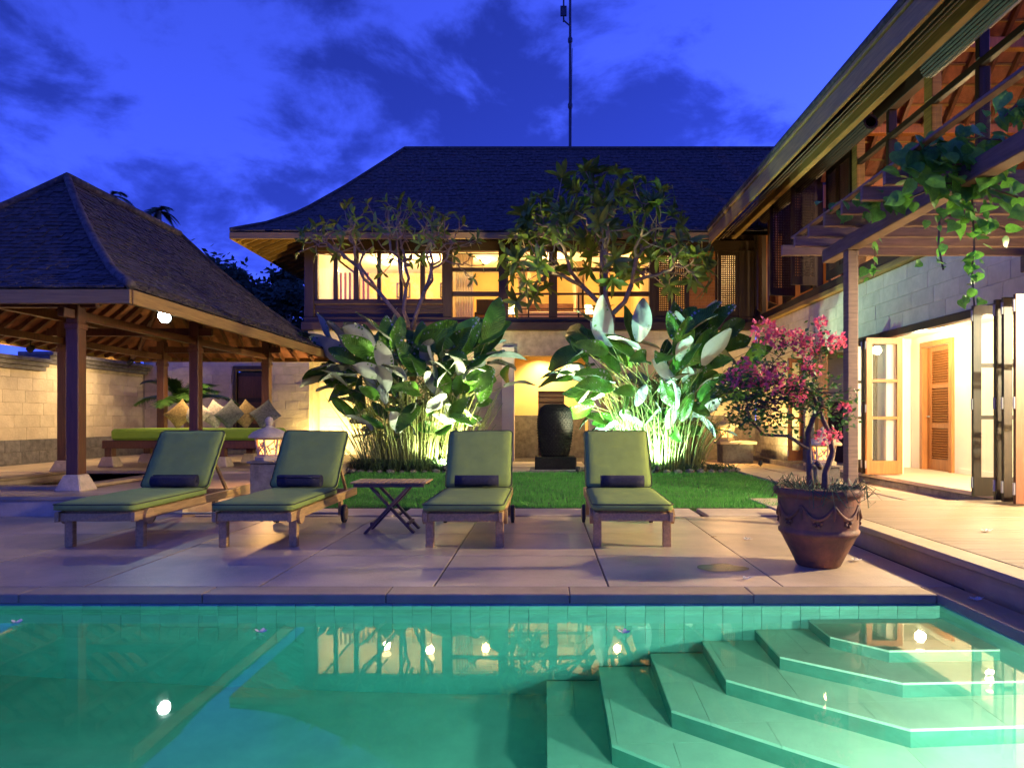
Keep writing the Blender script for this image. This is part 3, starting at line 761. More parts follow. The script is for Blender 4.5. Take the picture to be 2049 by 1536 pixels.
# ================================================================== GARDEN WALLS (left)
gw = thing('garden_wall', (-11.2, 14, 0), 'pale limestone garden wall with dark plinth and tiled cap beside the pavilion', 'wall')
B('wall_core', 'limeback', gw, -11.5, -11.2, 5, 19.3, -.05, 2.5, 0)
stone_courses(gw, 'stone', (-11.2, 19.0, 0), (0, -1, 0), (1, 0, 0), 13.0, .75, 2.35, .62, .27, 'lime')
stone_courses(gw, 'plinth_stone', (-11.2, 19.0, 0), (0, -1, 0), (1, 0, 0), 13.0, .0, .75, .6, .25, 'grey', th=.05)
for k, (a, b, z) in enumerate(((5, 11.9, 2.36), (11.9, 15.2, 2.26), (15.2, 19.2, 2.44))):
    for j in range(3):
        B('wall_cap', 'grey', gw, -11.62 - .05 * j, -11.06 + .07 * j, a, b - .01, z + .09 * j, z + .085 + .09 * j, .01)
gw2 = thing('back_garden_wall', (-9, 19, 0), 'pale limestone wall with dark wooden door behind the pavilion', 'wall')
B('wall_core', 'limeback', gw2, -11.2, -8.66, 19.1, 19.4, -.05, 2.95, 0); B('wall_core', 'limeback', gw2, -7.7, -6.55, 19.1, 19.4, -.05, 2.95, 0); B('wall_core', 'limeback', gw2, -8.66, -7.7, 19.1, 19.4, 2.55, 2.95, 0)
stone_courses(gw2, 'stone', (-11.15, 19.1, 0), (1, 0, 0), (0, -1, 0), 4.6, .75, 2.9, .55, .24, 'lime', holes=((2.45, 3.5, -1, 2.6),))
stone_courses(gw2, 'plinth_stone', (-11.15, 19.1, 0), (1, 0, 0), (0, -1, 0), 4.6, 0, .75, .55, .25, 'grey', th=.05, holes=((2.45, 3.5, -1, 2.6),))
B('return_wall', 'lime', gw2, -6.75, -6.55, 19.401, 19.95, -.05, 2.9, 0)
d_ = B('door', 'wdark', gw2, -8.62, -7.74, 19.12, 19.17, .2, 2.5)
for s in (-8.66, -7.74): B('door_frame', 'wdark', gw2, s, s + .08, 19.03, 19.2, .2, 2.58)
B('door_frame', 'wdark', gw2, -8.66, -7.66, 19.03, 19.2, 2.581, 2.68)
for k in range(3): B('door_panel', 'wred', d_, -8.55, -7.81, 19.10, 19.118, .35 + .72 * k, .95 + .72 * k)
B('step', 'grey', gw2, -8.9, -7.5, 18.6, 19.0, -.05, .36)

# ================================================================== MAIN HOUSE (back)
HY = 20.0
hs = thing('main_house', (0, 21, 0), 'two storey stone and dark timber house with lit windows and shingle hip roof', 'house')
# ground floor
B('ground_wall', 'limeback', hs, -6.9, -1.02, HY, HY + .3, -.05, 3.78, 0)
B('ground_wall', 'limeback', hs, 1.32, 6.2, HY, HY + .3, -.05, 3.78, 0)
B('ground_wall', 'limeback', hs, -1.02, 1.32, HY, HY + .3, 3.05, 3.78, 0)
stone_courses(hs, 'stone', (-6.9, HY, 0), (1, 0, 0), (0, -1, 0), 5.7, .75, 3.78, .55, .25, 'lime')
stone_courses(hs, 'plinth_stone', (-6.9, HY, 0), (1, 0, 0), (0, -1, 0), 5.7, 0, .75, .55, .25, 'grey', th=.05)
stone_courses(hs, 'stone', (1.7, HY, 0), (1, 0, 0), (0, -1, 0), 4.5, 1.3, 3.78, .55, .25, 'lime')
stone_courses(hs, 'plinth_stone', (1.7, HY, 0), (1, 0, 0), (0, -1, 0), 4.5, 0, 1.3, .6, .325, 'grey', th=.05)
for s in (-1.22, 1.32): B('pilaster', 'paint', hs, s, s + .36, HY - .12, HY + .32, -.04, 3.3, .01)
# alcove
B('alcove_wall', 'yellow', hs, -1.05, -.18, 22.0, 22.2, 1.32, 3.3, 0); B('alcove_wall', 'yellow', hs, .66, 1.35, 22.0, 22.2, 1.32, 3.3, 0); B('alcove_wall', 'yellow', hs, -.18, .66, 22.0, 22.2, 2.1, 3.3, 0)
B('alcove_plinth', 'grey', hs, -1.05, -.18, 21.95, 22.15, -.04, 1.32, .006); B('alcove_plinth', 'grey', hs, .66, 1.35, 21.95, 22.15, -.04, 1.32, .006)
for s in (-1.10, 1.33): B('alcove_wall', 'yellow', hs, s, s + .07, HY + .33, 22.0, -.04, 3.3, 0)
B('alcove_ceiling', 'paint', hs, -1.1, 1.4, HY + .31, 22.2, 3.3, 3.36, 0)
for k in range(12): B('louvre', 'wdark', hs, -.17, .65, 22.05, 22.09, .1 + k * .165, .22 + k * .165)
B('alcove_back', 'wred', hs, -.2, .68, 22.13, 22.19, 0, 2.1, 0)
for (x, y) in ((.0, 20.9), (.28, 21.5), (-.12, 21.6)):
    dl = thing('downlight', (x, y, 3.29), 'recessed warm downlight in the fountain alcove ceiling, ' + {.0: 'the one nearest the opening', .28: 'deeper in, towards the lattice shutters', -.12: 'deeper in, towards the warm lit clump'}[x], 'lamp', 'alcove downlights')
    MB().lathe([(.075, 0), (.085, -.01), (.06, -.012)], c=(x, y, 3.298), n=18).obj('trim', 'metal', dl)
    MB().lathe([(.055, 0), (.03, -.008)], c=(x, y, 3.285), n=16).obj('bulb', 'glow_bulb', dl)
    lamp('lamp', 'SPOT', (x, y, 3.24), 125, (1, .72, .32), dl, .05, (x, y, 0), 140, .7)
# floor band and upper storey
B('floor_beam', 'wdarkh', hs, -7.05, 6.2, HY - .18, HY + .1, 3.79, 4.02, .01)
B('floor_beam', 'wdarkh', hs, -7.0, 6.2, HY - .1, HY + .1, 4.024, 4.17, .01)
B('corner_post', 'wdark', hs, -7.0, -6.72, HY - .06, HY + .22, 4.171, 6.42, .01)
# window apron boards
for k in range(3): B('apron_board', 'wdarkh', hs, -6.71, -2.95, HY + .0, HY + .05, 4.175 + k * .125, 4.175 + k * .125 + .12, .006)
B('window_sill', 'wdarkh', hs, -6.71, -2.95, HY - .06, HY + .1, 4.555, 4.66, .008)
B('window_head', 'wdarkh', hs, -6.71, 6.2, HY - .03, HY + .16, 6.12, 6.42, .008)
panes = [(-6.62, -6.16), (-6.03, -5.56), (-5.42, -4.88), (-4.77, -4.23), (-4.13, -3.62), (-3.48, -2.98)]
edges = [-6.72] + [p for pr in panes for p in pr] + [-2.95]
for k in range(0, len(edges), 2):
    a, b = edges[k], edges[k + 1]
    B('mullion', 'wdark', hs, a, b - .001, HY - .02, HY + .10, 4.661, 6.119, .006)
for (a, b) in panes:
    w = B('window', 'wred', hs, a + .001, b - .001, HY + .045, HY + .075, 4.662, 4.72)
    B('pane', 'glass', w, a, b, HY + .055, HY + .063, 4.725, 6.05, 0)
    B('window_rail', 'wred', w, a + .001, b - .001, HY + .045, HY + .075, 6.055, 6.118)
for (a, b) in ((-2.945, -2.68), (-1.32, -1.04), (.146, .395), (1.64, 1.88), (3.08, 3.28), (5.70, 6.15)):
    B('post', 'wdark', hs, a, b, HY - .08, HY + .14, 4.171, 6.119, .008)
for (a, b) in ((-2.679, -1.321), (-1.04, .145), (.396, 1.639), (1.881, 3.079)):
    for (z0, z1) in ((5.52, 5.63),):
        B('transom', 'wdarkh', hs, a + .001, b - .001, HY - .02, HY + .08, z0, z1, .006)
for (a, b) in ((-2.679, -1.321), (1.881, 3.079)):
    B('transom', 'wdarkh', hs, a + .001, b - .001, HY - .02, HY + .08, 4.80, 4.93, .006)
for (a, b) in ((-1.04, .145), (.396, 1.639)):
    B('balcony_rail', 'wdarkh', hs, a + .001, b - .001, HY - .03, HY + .03, 4.83, 4.89, .006)
    for z in (4.42, 4.25): B('balcony_rail', 'wdarkh', hs, a + .001, b - .001, HY - .012, HY + .012, z - .015, z + .015, .004)
    B('baluster', 'wdark', hs, (a + b) / 2 - .025, (a + b) / 2 + .025, HY - .022, HY + .022, 4.172, 4.829, .004)
def lattice(parent, o, u, w, z0, z1, m='wdark', sp_=.062, bw_=.030, n=None):
    """open square lattice in the plane o + t*u"""
    o = V(o); u = V(u).normalized(); n = V((-u.y, u.x, 0)); mb = MB()
    k = max(2, round(w / sp_)); s = w / k
    for i in range(k + 1): mb.bar(o + u * (i * s) + V((0, 0, z0)), o + u * (i * s) + V((0, 0, z1)), bw_, .012, up=n)
    k2 = max(2, round((z1 - z0) / sp_)); s2 = (z1 - z0) / k2
    for i in range(k2 + 1): mb.bar(o + V((0, 0, z0 + i * s2)) + n * .012, o + u * w + V((0, 0, z0 + i * s2)) + n * .012, .012, bw_, up=(0, 0, 1))
    return tag(mb.obj('lattice', m, parent), kind='stuff')
def shutter(root, o, u, w, z0, z1, m='wdark', name='shutter', fw=.085):
    o = V(o); u = V(u).normalized(); n = V((-u.y, u.x, 0))
    mb = MB()
    for t_ in (fw / 2, w - fw / 2): mb.bar(o + u * t_ + V((0, 0, z0)), o + u * t_ + V((0, 0, z1)), fw, .045, up=n)
    for z, h in ((z0 + .09, .18), (z1 - .06, .12)): mb.bar(o + u * fw + V((0, 0, z)), o + u * (w - fw) + V((0, 0, z)), .043, h)
    s = mb.obj(name, m, root)
    lattice(s, o + u * fw, u, w - 2 * fw, z0 + .18, z1 - .12, m)
    return s
shutter(hs, (3.285, HY - .02, 0), (1, 0, 0), .46, 4.18, 6.11); shutter(hs, (3.75, HY - .02, 0), (1, 0, 0), .46, 4.18, 6.11)
for k in range(22): B('wall_board', 'worange', hs, 4.26, 5.02, HY, HY + .05, 4.175 + k * .0885, 4.175 + k * .0885 + .084, .004)
B('board_frame', 'wdark', hs, 4.212, 4.258, HY - .03, HY + .1, 4.172, 6.118); B('board_frame', 'wdark', hs, 5.022, 5.09, HY - .03, HY + .1, 4.172, 6.118)
shutter(hs, (5.1, HY - .02, 0), (1, 0, 0), .6, 4.18, 6.11)
# rooms behind the windows
B('room_floor', 'worange', hs, -6.9, 6.1, HY + .15, 25.0, 4.0, 4.15, 0)
B('room_ceiling', 'paint', hs, -6.75, 6.0, HY + .17, 25.0, 6.45, 6.5, 0)
B('room_wall', 'yellow', hs, -6.9, 6.1, 24.6, 24.8, 4.15, 6.45, 0)
B('room_wall', 'paint', hs, -6.95, -6.85, HY + .23, 24.6, 4.15, 6.45, 0)
B('room_wall', 'paint', hs, -2.86, -2.72, HY + .2, 24.6, 4.15, 6.45, 0)
B('room_wall', 'yellow', hs, 3.1, 3.24, HY + .2, 24.6, 4.15, 6.45, 0)
B('room_wall', 'paint', hs, 6.0, 6.1, HY + .2, 24.6, 4.15, 6.45, 0)
B('outer_wall', 'wdark', hs, -7.0, -6.955, HY + .23, 24.8, 3.8, 6.5, 0)
B('outer_wall', 'lime', hs, -6.98, -6.9, HY + .3, 24.8, -.05, 3.78, 0)
# furnishings that can be made out inside
cb = thing('wall_cabinet', (-4.4, 23.5, 4.15), 'long reddish wooden slatted cabinet inside the bright corner room', 'cabinet')
B('body', 'worange', cb, -5.7, -3.0, 23.6, 24.2, 4.16, 5.3)
B('top', 'worange', cb, -5.75, -2.95, 23.55, 24.25, 5.305, 5.35)
for k in range(16): B('slat', 'worange', cb, -5.6 + k * .16, -5.52 + k * .16, 23.56, 23.598, 4.25, 5.25)
sc2 = thing('slatted_screen', (-6.3, 23, 4.15), 'upright wooden slat screen behind the corner window', 'screen')
for k in range(7): B('slat', 'worange', sc2, -6.7 + k * .15, -6.63 + k * .15, 22.4, 22.45, 4.2, 6.0)
B('rail', 'worange', sc2, -6.75, -5.7, 22.38, 22.47, 4.96, 5.04); B('foot', 'worange', sc2, -6.75, -5.7, 22.3, 22.55, 4.155, 4.21)
bed = thing('canopy_bed', (.3, 22.8, 4.15), 'white draped canopy bed inside the open upstairs bay', 'bed')
B('base', 'wred', bed, -.75, 1.25, 21.7, 23.7, 4.16, 4.4); B('mattress', 'paint', bed, -.72, 1.22, 21.72, 23.7, 4.405, 4.62, .03)
for (px_, lb) in ((-.35, 0), (.65, 0)): B('pillow', 'curtain', bed, px_ - .3, px_ + .3, 23.1, 23.5, 4.63, 4.78, .05)
for x in (-.74, 1.24):
    for y in (21.72, 23.72): B('bedpost', 'wdark', bed, x - .03, x + .03, y - .03, y + .03, 4.16, 6.25)
B('headboard', 'wred', bed, -.70, 1.20, 23.70, 23.74, 4.6, 5.2)
def drape(parent, x, y, z0, z1, r_, n=40):
    mb = MB(); rows_ = 8
    for j in range(rows_ + 1):
        t_ = j / rows_; rr = r_ * (1 - .45 * math.sin(math.pi * min(1, t_ * 1.1)) ** 2 if t_ > .4 else 1)
        rr = r_ * (.55 + .45 * abs(2 * (t_ - .45)) ** 1.2)
        for k in range(n):
            a = 2 * math.pi * k / n; q = rr * (1 + .14 * math.sin(a * 8 + j * .1))
            mb.v.append((x + q * math.cos(a), y + q * .6 * math.sin(a), z0 + (z1 - z0) * t_))
    for j in range(rows_):
        for k in range(n):
            k2 = (k + 1) % n; mb.f.append((j * n + k, j * n + k2, (j + 1) * n + k2, (j + 1) * n + k)); mb.mi.append(0)
    return mb.obj('drape', 'curtain', parent, True)
for x in (-.66, 1.16):
    drape(bed, x, 21.75, 4.2, 6.2, .2); drape(bed, x, 23.5, 4.2, 6.2, .2)
for x, lb in ((-1.05, 'glowing bedside lamp on the corner window side of the canopy bed'), (1.52, 'glowing bedside lamp on the lattice shutter side of the canopy bed')):
    tb = thing('bedside_lamp', (x, 23.4, 4.15), lb, 'lamp', 'bedside lamps')
    B('stand', 'wred', tb, x - .2, x + .2, 23.2, 23.6, 4.16, 4.6); MB().lathe([(.06, 0), (.03, .05), (.02, .2)], c=(x, 23.4, 4.605), n=16).obj('base', 'wdark', tb)
    MB().lathe([(.19, 0), (.13, .28)], c=(x, 23.4, 4.81), n=20).obj('shade', 'shade', tb, True)
    lamp('lamp', 'POINT', (x, 23.1, 5.05), 34, (1, .66, .26), tb, .12)
ch = thing('armchair', (-1.9, 22.0, 4.15), 'dark wooden armchair behind the upstairs window post', 'chair')
B('seat', 'wdark', ch, -2.2, -1.6, 21.7, 22.3, 4.5, 4.6); B('backrest', 'wdark', ch, -2.2, -1.6, 22.26, 22.32, 4.6, 5.1)
for x in (-2.17, -1.63):
    for y in (21.73, 22.27): B('leg', 'wdark', ch, x - .03, x + .03, y - .03, y + .03, 4.155, 4.5)
lk = []
for i, (x, y, e, lb, colr) in enumerate(((-5.2, 22.6, 150, 'round ceiling lamp in the bright corner room above the slatted screen', (1, .70, .34)), (-3.7, 22.2, 130, 'round ceiling lamp in the bright corner room above the cabinet', (1, .70, .34)), (.3, 22.0, 75, 'round ceiling lamp over the canopy bed', (1, .60, .24)), (2.4, 22.3, 45, 'round ceiling lamp in the bedroom end by the shutters', (1, .58, .22)), (4.8, 22.5, 45, 'round ceiling lamp behind the lattice shutters', (1, .68, .34)), (-1.9, 22.4, 40, 'round ceiling lamp above the dark armchair', (1, .6, .24)))):
    tl = thing('ceiling_lamp', (x, y, 6.4), lb, 'lamp', 'ceiling lamps upstairs')
    MB().lathe([(.06, .06), (.14, .04), (.16, 0), (.12, -.05), (.04, -.08)], c=(x, y, 6.38), n=20).obj('globe', 'shade', tl, True)
    MB().lathe([(.09, 0), (.09, .03)], c=(x, y, 6.425), n=16).obj('mount', 'metal', tl)
    lamp('lamp', 'POINT', (x, y, 6.1), e, colr, tl, .12)
cu = thing('window_curtain', (-2.3, 20.4, 4.15), 'gathered pale curtain beside the upstairs window post', 'curtain')
mb = MB()
for k in range(33):
    x = -2.62 + k * .0165; y = HY + .3 + .03 * math.sin(k * 1.3)
    mb.v += [(x, y, 4.2), (x, y, 6.1)]
for k in range(32): mb.f.append((2 * k, 2 * k + 2, 2 * k + 3, 2 * k + 1)); mb.mi.append(0)
mb.obj('cloth', 'curtain', cu, True); MB().tube([(-2.66, HY + .3, 6.11), (-1.34, HY + .3, 6.11)], .015, 8).obj('rod', 'metal', cu)
# roof
HX0, HX1, HE0, HE1 = -8.4, 14.0, 18.3, 26.1
hlev = [(0, 6.24), (.7, 6.62), (1.4, 7.15), (2.4, 8.22), (3.88, 9.95)]
hip_roof(hs, HX0, HX1, HE0, HE1, hlev, .21, .17, 'FL', seed=21)
for (x0, x1, y0, y1) in ((HX0 - .02, 4.5, HE0 - .02, HE0 + .02), (HX0 - .02, HX0 + .02, HE0 + .021, HE1)):
    B('fascia', 'wfascia', hs, x0, x1, y0, y1, 6.02, 6.2, .006)
sf = MB(); sf.quad((HX0 + .02, HE0 + .03, 6.13), (HX1, HE0 + .03, 6.13), (HX1, HY + .2, 6.95), (HX0 + 1.9, HY + .2, 6.95)); sf.quad((HX0 + .03, HE1, 6.13), (HX0 + .03, HE0 + .02, 6.13), (HX0 + 1.9, HY + .2, 6.95), (HX0 + 1.9, HE1, 6.95))
sf.obj('soffit', 'wfascia', hs)
for k in range(36):
    x = HX0 + 2.0 + k * .36
    if x < 4.6: MB().bar((x, HE0 + .03, 6.07), (x, HY, 6.83), .05, .09).obj('rafter', 'wfascia', hs)
for k in range(15):
    y = HE0 + 1.9 + k * .38; MB().bar((HX0 + .03, y, 6.07), (HX0 + 1.6, y, 6.75), .05, .09).obj('rafter', 'wfascia', hs)
for k in range(5):
    y = HE0 + .3 + k * .34; MB().bar((HX0 + .03, y, 6.07), (HX0 + .2 + .34 * k, y, 6.13 + .13 * k), .05, .09).obj('rafter', 'wfascia', hs)
MB().bar((HX0 + .03, HE0 + .03, 6.08), (HX0 + 1.85, HE0 + 1.85, 6.85), .07, .1).obj('hip_rafter', 'wfascia', hs)
B('gable_infill', 'wdark', hs, -6.7, 6.2, HY + .17, HY + .25, 6.421, 7.3, 0)

# radio mast
ms = thing('radio_mast', (.9, 26.5, 0), 'thin dark radio mast with antenna rising behind the house roof', 'mast')
MB().tube([(.93, 24.0, 8), (.93, 24.0, 13.0), (.93, 24.0, 20)], [.06, .05, .035], 8).obj('pole', 'mast', ms)
for z in (12.2, 14.5): MB().lathe([(.05, -.12), (.085, -.05), (.085, .05), (.05, .12)], c=(.93, 24.0, z), n=12).obj('coupling', 'mast', ms)
MB().bar((.93, 24, 15.0), (.7, 24, 15.2), .04, .04).tube([(.7, 24, 15.15), (.7, 24, 17.5)], .03, 6).obj('arm', 'mast', ms)
B('antenna', 'mast', ms, .58, .80, 23.8, 23.86, 15.25, 15.6); 
MB().tube([(.93, 24, 9.2), (.97, 23.96, 12), (1.0, 23.95, 14.2)], .012, 5).obj('cable', 'mast', ms)

# ================================================================== RIGHT WING
WX = 6.2
rw = thing('right_wing', (7.5, 12, 0), 'right hand wing with limestone band, folding doors and timber upper floor under deep eaves', 'building')
# ground floor: floor slab, piers, band
B('floor_slab', 'grey', rw, 6.0, 9.5, 7.0, 19.9, -.05, .14, .01)
B('door_sill', 'paver', rw, 5.93, 9.5, 7.0, 15.6, .141, .20, .008)
B('band_core', 'limeback', rw, WX + .04, WX + .3, 3.0, 19.95, 2.78, 3.86, 0)
stone_courses(rw, 'stone', (WX + .04, 19.95, 0), (0, -1, 0), (-1, 0, 0), 16.9, 2.79, 3.85, .66, .265, 'lime', th=.04)
B('door_head', 'wdark', rw, WX - .03, WX + .14, 3.0, 15.6, 2.66, 2.785, .008)
B('pier', 'limeback', rw, WX + .04, WX + .3, 15.6, 19.95, -.05, 2.78, 0)
stone_courses(rw, 'stone', (WX + .04, 19.95, 0), (0, -1, 0), (-1, 0, 0), 4.35, 1.0, 2.78, .6, .26, 'lime', th=.04)
stone_courses(rw, 'plinth_stone', (WX + .04, 19.95, 0), (0, -1, 0), (-1, 0, 0), 4.35, 0, 1.0, .6, .25, 'grey', th=.06)
B('pier', 'paint', rw, WX - .02, WX + .3, 12.32, 12.75, .2, 2.66, .01)
B('pier', 'worange', rw, WX - .02, WX + .2, 15.36, 15.6, .2, 2.66, .01)
# interior hall
IX = 7.62
B('hall_wall', 'paint', rw, IX, IX + .15, 5.0, 12.66, .2, 2.95, 0); B('hall_wall', 'paint', rw, IX, IX + .15, 13.74, 14.3, .2, 2.95, 0); B('hall_wall', 'paint', rw, IX, IX + .15, 12.66, 13.74, 2.62, 2.95, 0)
B('hall_wall', 'paint', rw, WX + .3, IX, 14.15, 14.3, .2, 2.95, 0)
B('hall_wall', 'paint', rw, WX + .3, IX, 5.0, 5.15, .2, 2.95, 0)
B('hall_ceiling', 'paint', rw, WX + .14, IX + .2, 5.0, 14.3, 2.86, 2.95, 0)
B('hall_skirting', 'paint', rw, IX - .02, IX - .001, 5.2, 12.5, .2, .3)
# louvred door
for (y0, y1) in ((12.66, 12.76), (13.64, 13.74)): B('louvre_door_frame', 'worange', rw, IX - .06, IX + .12, y0, y1, .2, 2.62)
B('louvre_door_frame', 'worange', rw, IX - .06, IX + .12, 12.66, 13.74, 2.622, 2.72)
ld = B('louvre_door', 'worange', rw, IX + .05, IX + .09, 12.77, 12.90, .205, 2.615)
B('door_stile', 'worange', ld, IX + .05, IX + .09, 13.50, 13.635, .205, 2.615)
for (z0, z1) in ((.205, .42), (1.02, 1.12), (1.80, 1.88), (2.52, 2.615)): B('door_rail', 'worange', ld, IX + .051, IX + .089, 12.901, 13.499, z0, z1)
z = .45
while z < 2.5:
    if not (1.0 < z < 1.12 or 1.78 < z < 1.88):
        MB().hexa([(IX + .045, 12.901, z), (IX + .055, 12.901, z - .01), (IX + .055, 13.499, z - .01), (IX + .045, 13.499, z), (IX + .085, 12.901, z + .03), (IX + .095, 12.901, z + .02), (IX + .095, 13.499, z + .02), (IX + .085, 13.499, z + .03)]).obj('louvre_slat', 'worange', ld)
    z += .048
MB().tube([(IX + .05, 13.57, 1.25), (IX - .0, 13.57, 1.25), (IX - .01, 13.47, 1.25)], .012, 8).obj('door_handle', 'metal', ld)
B('louvre_back', 'worange', rw, IX + .10, IX + .13, 12.77, 13.63, .205, 2.61, 0)
# hall ceiling lights
for i, (x, y, e) in enumerate(((6.95, 12.6, 60), (6.95, 10.6, 95), (6.95, 8.4, 210), (6.85, 5.9, 1500))):
    tl = thing('hall_downlight', (x, y, 2.85), 'recessed warm white hall ceiling downlight ' + ('beside the louvred door', 'in the middle of the open doorway', 'behind the folded door stack', 'past the folded doors towards the pool')[i], 'lamp', 'hall downlights')
    MB().lathe([(.10, 0), (.11, -.012), (.08, -.014)], c=(x, y, 2.858), n=20).obj('trim', 'metal', tl)
    MB().lathe([(.075, 0), (.04, -.01)], c=(x, y, 2.842), n=16).obj('bulb', 'glow_bulb', tl)
    lamp('lamp', 'POINT', (x, y, 2.6), e, (1, .80, .53), tl, .09)
# second room with dark cupboard
B('room_wall', 'lime', rw, 8.4, 8.5, 14.3, 15.8, 1.55, 2.95, 0); B('room_wall', 'wdark', rw, 8.38, 8.5, 14.3, 15.8, .2, 1.55, 0)
B('room_wall', 'lime', rw, WX + .3, 8.4, 15.65, 15.8, 1.6, 2.95, 0); B('room_wall', 'wdark', rw, WX + .3, 8.4, 15.63, 15.8, .2, 1.6, 0)
B('room_ceiling', 'paint', rw, WX + .14, 8.5, 14.3, 15.7, 2.72, 2.8, 0)
# folding door leaves
def leaf(o, u, w, wood, z0=.215, z1=2.65, panes_=3):
    o = V(o); u = V(u).normalized(); n = V((-u.y, u.x, 0)); st = .10; mb = MB()
    for t_ in (st / 2, w - st / 2): mb.bar(o + u * t_ + V((0, 0, z0)), o + u * t_ + V((0, 0, z1)), st, .045, up=n)
    zs = [z0 + .28, z0 + .28 + (z1 - z0 - .42) * .36, z0 + .28 + (z1 - z0 - .42) * .69, z1 - .1]
    mb.bar(o + u * st + V((0, 0, z0 + .12)), o + u * (w - st) + V((0, 0, z0 + .12)), .044, .24)
    mb.bar(o + u * st + V((0, 0, z1 - .055)), o + u * (w - st) + V((0, 0, z1 - .055)), .044, .11)
    for z_ in zs[1:3]: mb.bar(o + u * st + V((0, 0, z_)), o + u * (w - st) + V((0, 0, z_)), .04, .05)
    d = mb.obj('door_leaf', wood, rw)
    lo = z0 + .24
    for k, hi in enumerate((zs[1] - .025, zs[2] - .025, z1 - .11)):
        a = o + u * st; b = o + u * (w - st)
        MB().hexa([a + V((0, 0, lo)) - n * .003, b + V((0, 0, lo)) - n * .003, b + V((0, 0, lo)) + n * .003, a + V((0, 0, lo)) + n * .003, a + V((0, 0, hi)) - n * .003, b + V((0, 0, hi)) - n * .003, b + V((0, 0, hi)) + n * .003, a + V((0, 0, hi)) + n * .003]).obj('pane', 'glass', d)
        lo = hi + .05
    for z_ in (.32, 1.32, 2.45):
        MB().tube([o + V((0, 0, z_)) - u * .006, o + V((0, 0, z_ + .14)) - u * .006], .016, 8).obj('hinge', 'metal', d)
    return d
leaf((5.76, 12.2, 0), (1, .05, 0), .66, 'worange')
leaf((5.75, 12.34, 0), (1, .12, 0), .66, 'wdark')
leaf((5.60, 12.6, 0), (1, .12, 0), .62, 'wdark')
for i, (x, y) in enumerate(((5.49, 8.74), (5.49, 8.31), (5.48, 8.15), (5.47, 7.93))):
    leaf((x, y, 0), (1, .02, 0), .70, 'wdark' if i < 3 else 'wred')
leaf((5.8, 16.2, 0), (1, .3, 0), .42, 'worange')
# upper floor
B('wall_plate', 'wfascia', rw, WX - .12, WX + .1, 3.0, 19.8, 3.862, 3.97, .01)
B('floor_beam', 'wdarkh', rw, WX - .06, WX + .12, 3.0, 19.85, 3.974, 4.16, .008)
B('upper_head', 'wdarkh', rw, WX - .02, WX + .16, 3.0, 19.85, 6.75, 7.1, .008)
B('transom', 'wdarkh', rw, WX + .0, WX + .09, 3.0, 13.6, 6.22, 6.33, .006)
for (y, w, m_) in ((19.6, .22, 'wdark'), (17.6, .2, 'wdark'), (15.6, .2, 'wdark'), (13.6, .22, 'wfascia'), (12.3, .1, 'wdark'), (11.0, .24, 'wfascia'), (9.75, .1, 'wdark'), (8.4, .24, 'wfascia'), (7.1, .1, 'wdark')):
    B('post', m_, rw, WX - .015, WX + .15, y - w / 2, y + w / 2, 4.161, 6.219 if y < 13.5 else 6.749, .008)
    if y < 13.5: B('post', m_, rw, WX - .01, WX + .14, y - w / 2, y + w / 2, 6.331, 6.749, .008)
# lattice shutters, folded in and out between the far posts
yy = 19.45
for i, (y, dy, out) in enumerate(((19.4, -.62, -.30), (18.75, -.62, .0), (18.05, -.55, -.42), (17.45, -.60, .0), (16.8, -.12, -.66), (16.4, -.66, .0), (15.45, -.10, -.62), (14.9, -.6, .0), (14.3, -.58, 0))):
    L_ = math.hypot(dy, out); shutter(rw, (WX - .02, y, 0), (out, dy, 0), L_, 4.22, 6.6, 'wred' if i in (2,) else 'wdark', fw=.075)
# glazing of the near bays
for (y0, y1) in ((12.36, 13.48), (11.13, 12.24), (9.81, 10.87), (8.53, 9.69)):
    w_ = B('window', 'wred', rw, WX + .03, WX + .07, y0, y1, 4.165, 4.24)
    B('pane', 'glass', w_, WX + .045, WX + .053, y0, y1, 4.245, 6.215, 0)
# interior seen through them: end wall, sloping tiled ceiling with rafters and battens, tie beams
B('upper_floor', 'worange', rw, WX + .16, 10.8, 5, 19.8, 3.97, 4.15, 0)
B('inner_wall', 'worange', rw, WX + .2, 10.8, 15.2, 15.35, 4.15, 6.9, 0)
isd = shutter(rw, (6.65, 15.15, 0), (1, 0, 0), .9, 4.2, 6.0, 'worange', 'inner_door'); shutter(rw, (7.6, 15.15, 0), (1, 0, 0), .9, 4.2, 6.0, 'worange', 'inner_door')
zr = lambda x: 1.55 + 1.006 * x            # underside of the main slope
hz = lambda y: 6.5 + (15.3 - y) * .96       # underside of the hip end
cl_ = MB(); cl_.quad((WX, 15.3, 6.5), (10.8, 15.3, 6.5), (10.8, 15.3 - (zr(10.8) - 6.5) / .96, zr(10.8)), (WX, 15.3 - (zr(WX) - 6.5) / .96, zr(WX)))
cl_.quad((WX, 1.5, zr(WX)), (10.8, 1.5, zr(10.8)), (10.8, 15.3 - (zr(10.8) - 6.5) / .96, zr(10.8)), (WX, 15.3 - (zr(WX) - 6.5) / .96, zr(WX))); cl_.obj('ceiling_lining', 'tileunder', rw)
sv = V((0, -1, .96)).normalized(); nv = V((0, -.96, -1)).normalized()
for k in range(20):
    z_ = 6.6 + .27 * k; y_ = 15.3 - (z_ - 6.5) / .96; x_ = max(WX + .1, (z_ - 1.5) / 1.006)
    MB().bar(V((x_, y_, z_)) + nv * .03, V((10.8, y_, z_)) + nv * .03, .03, .04).obj('batten', 'wfascia', rw)
    x_ = (z_ + 1.2 - 1.55) / 1.006
    if x_ < 10.7: MB().bar((x_, 2, zr(x_) - .04), (x_, 15.2 - (zr(x_) - 6.5) / .96, zr(x_) - .04), .03, .04).obj('batten', 'wfascia', rw)
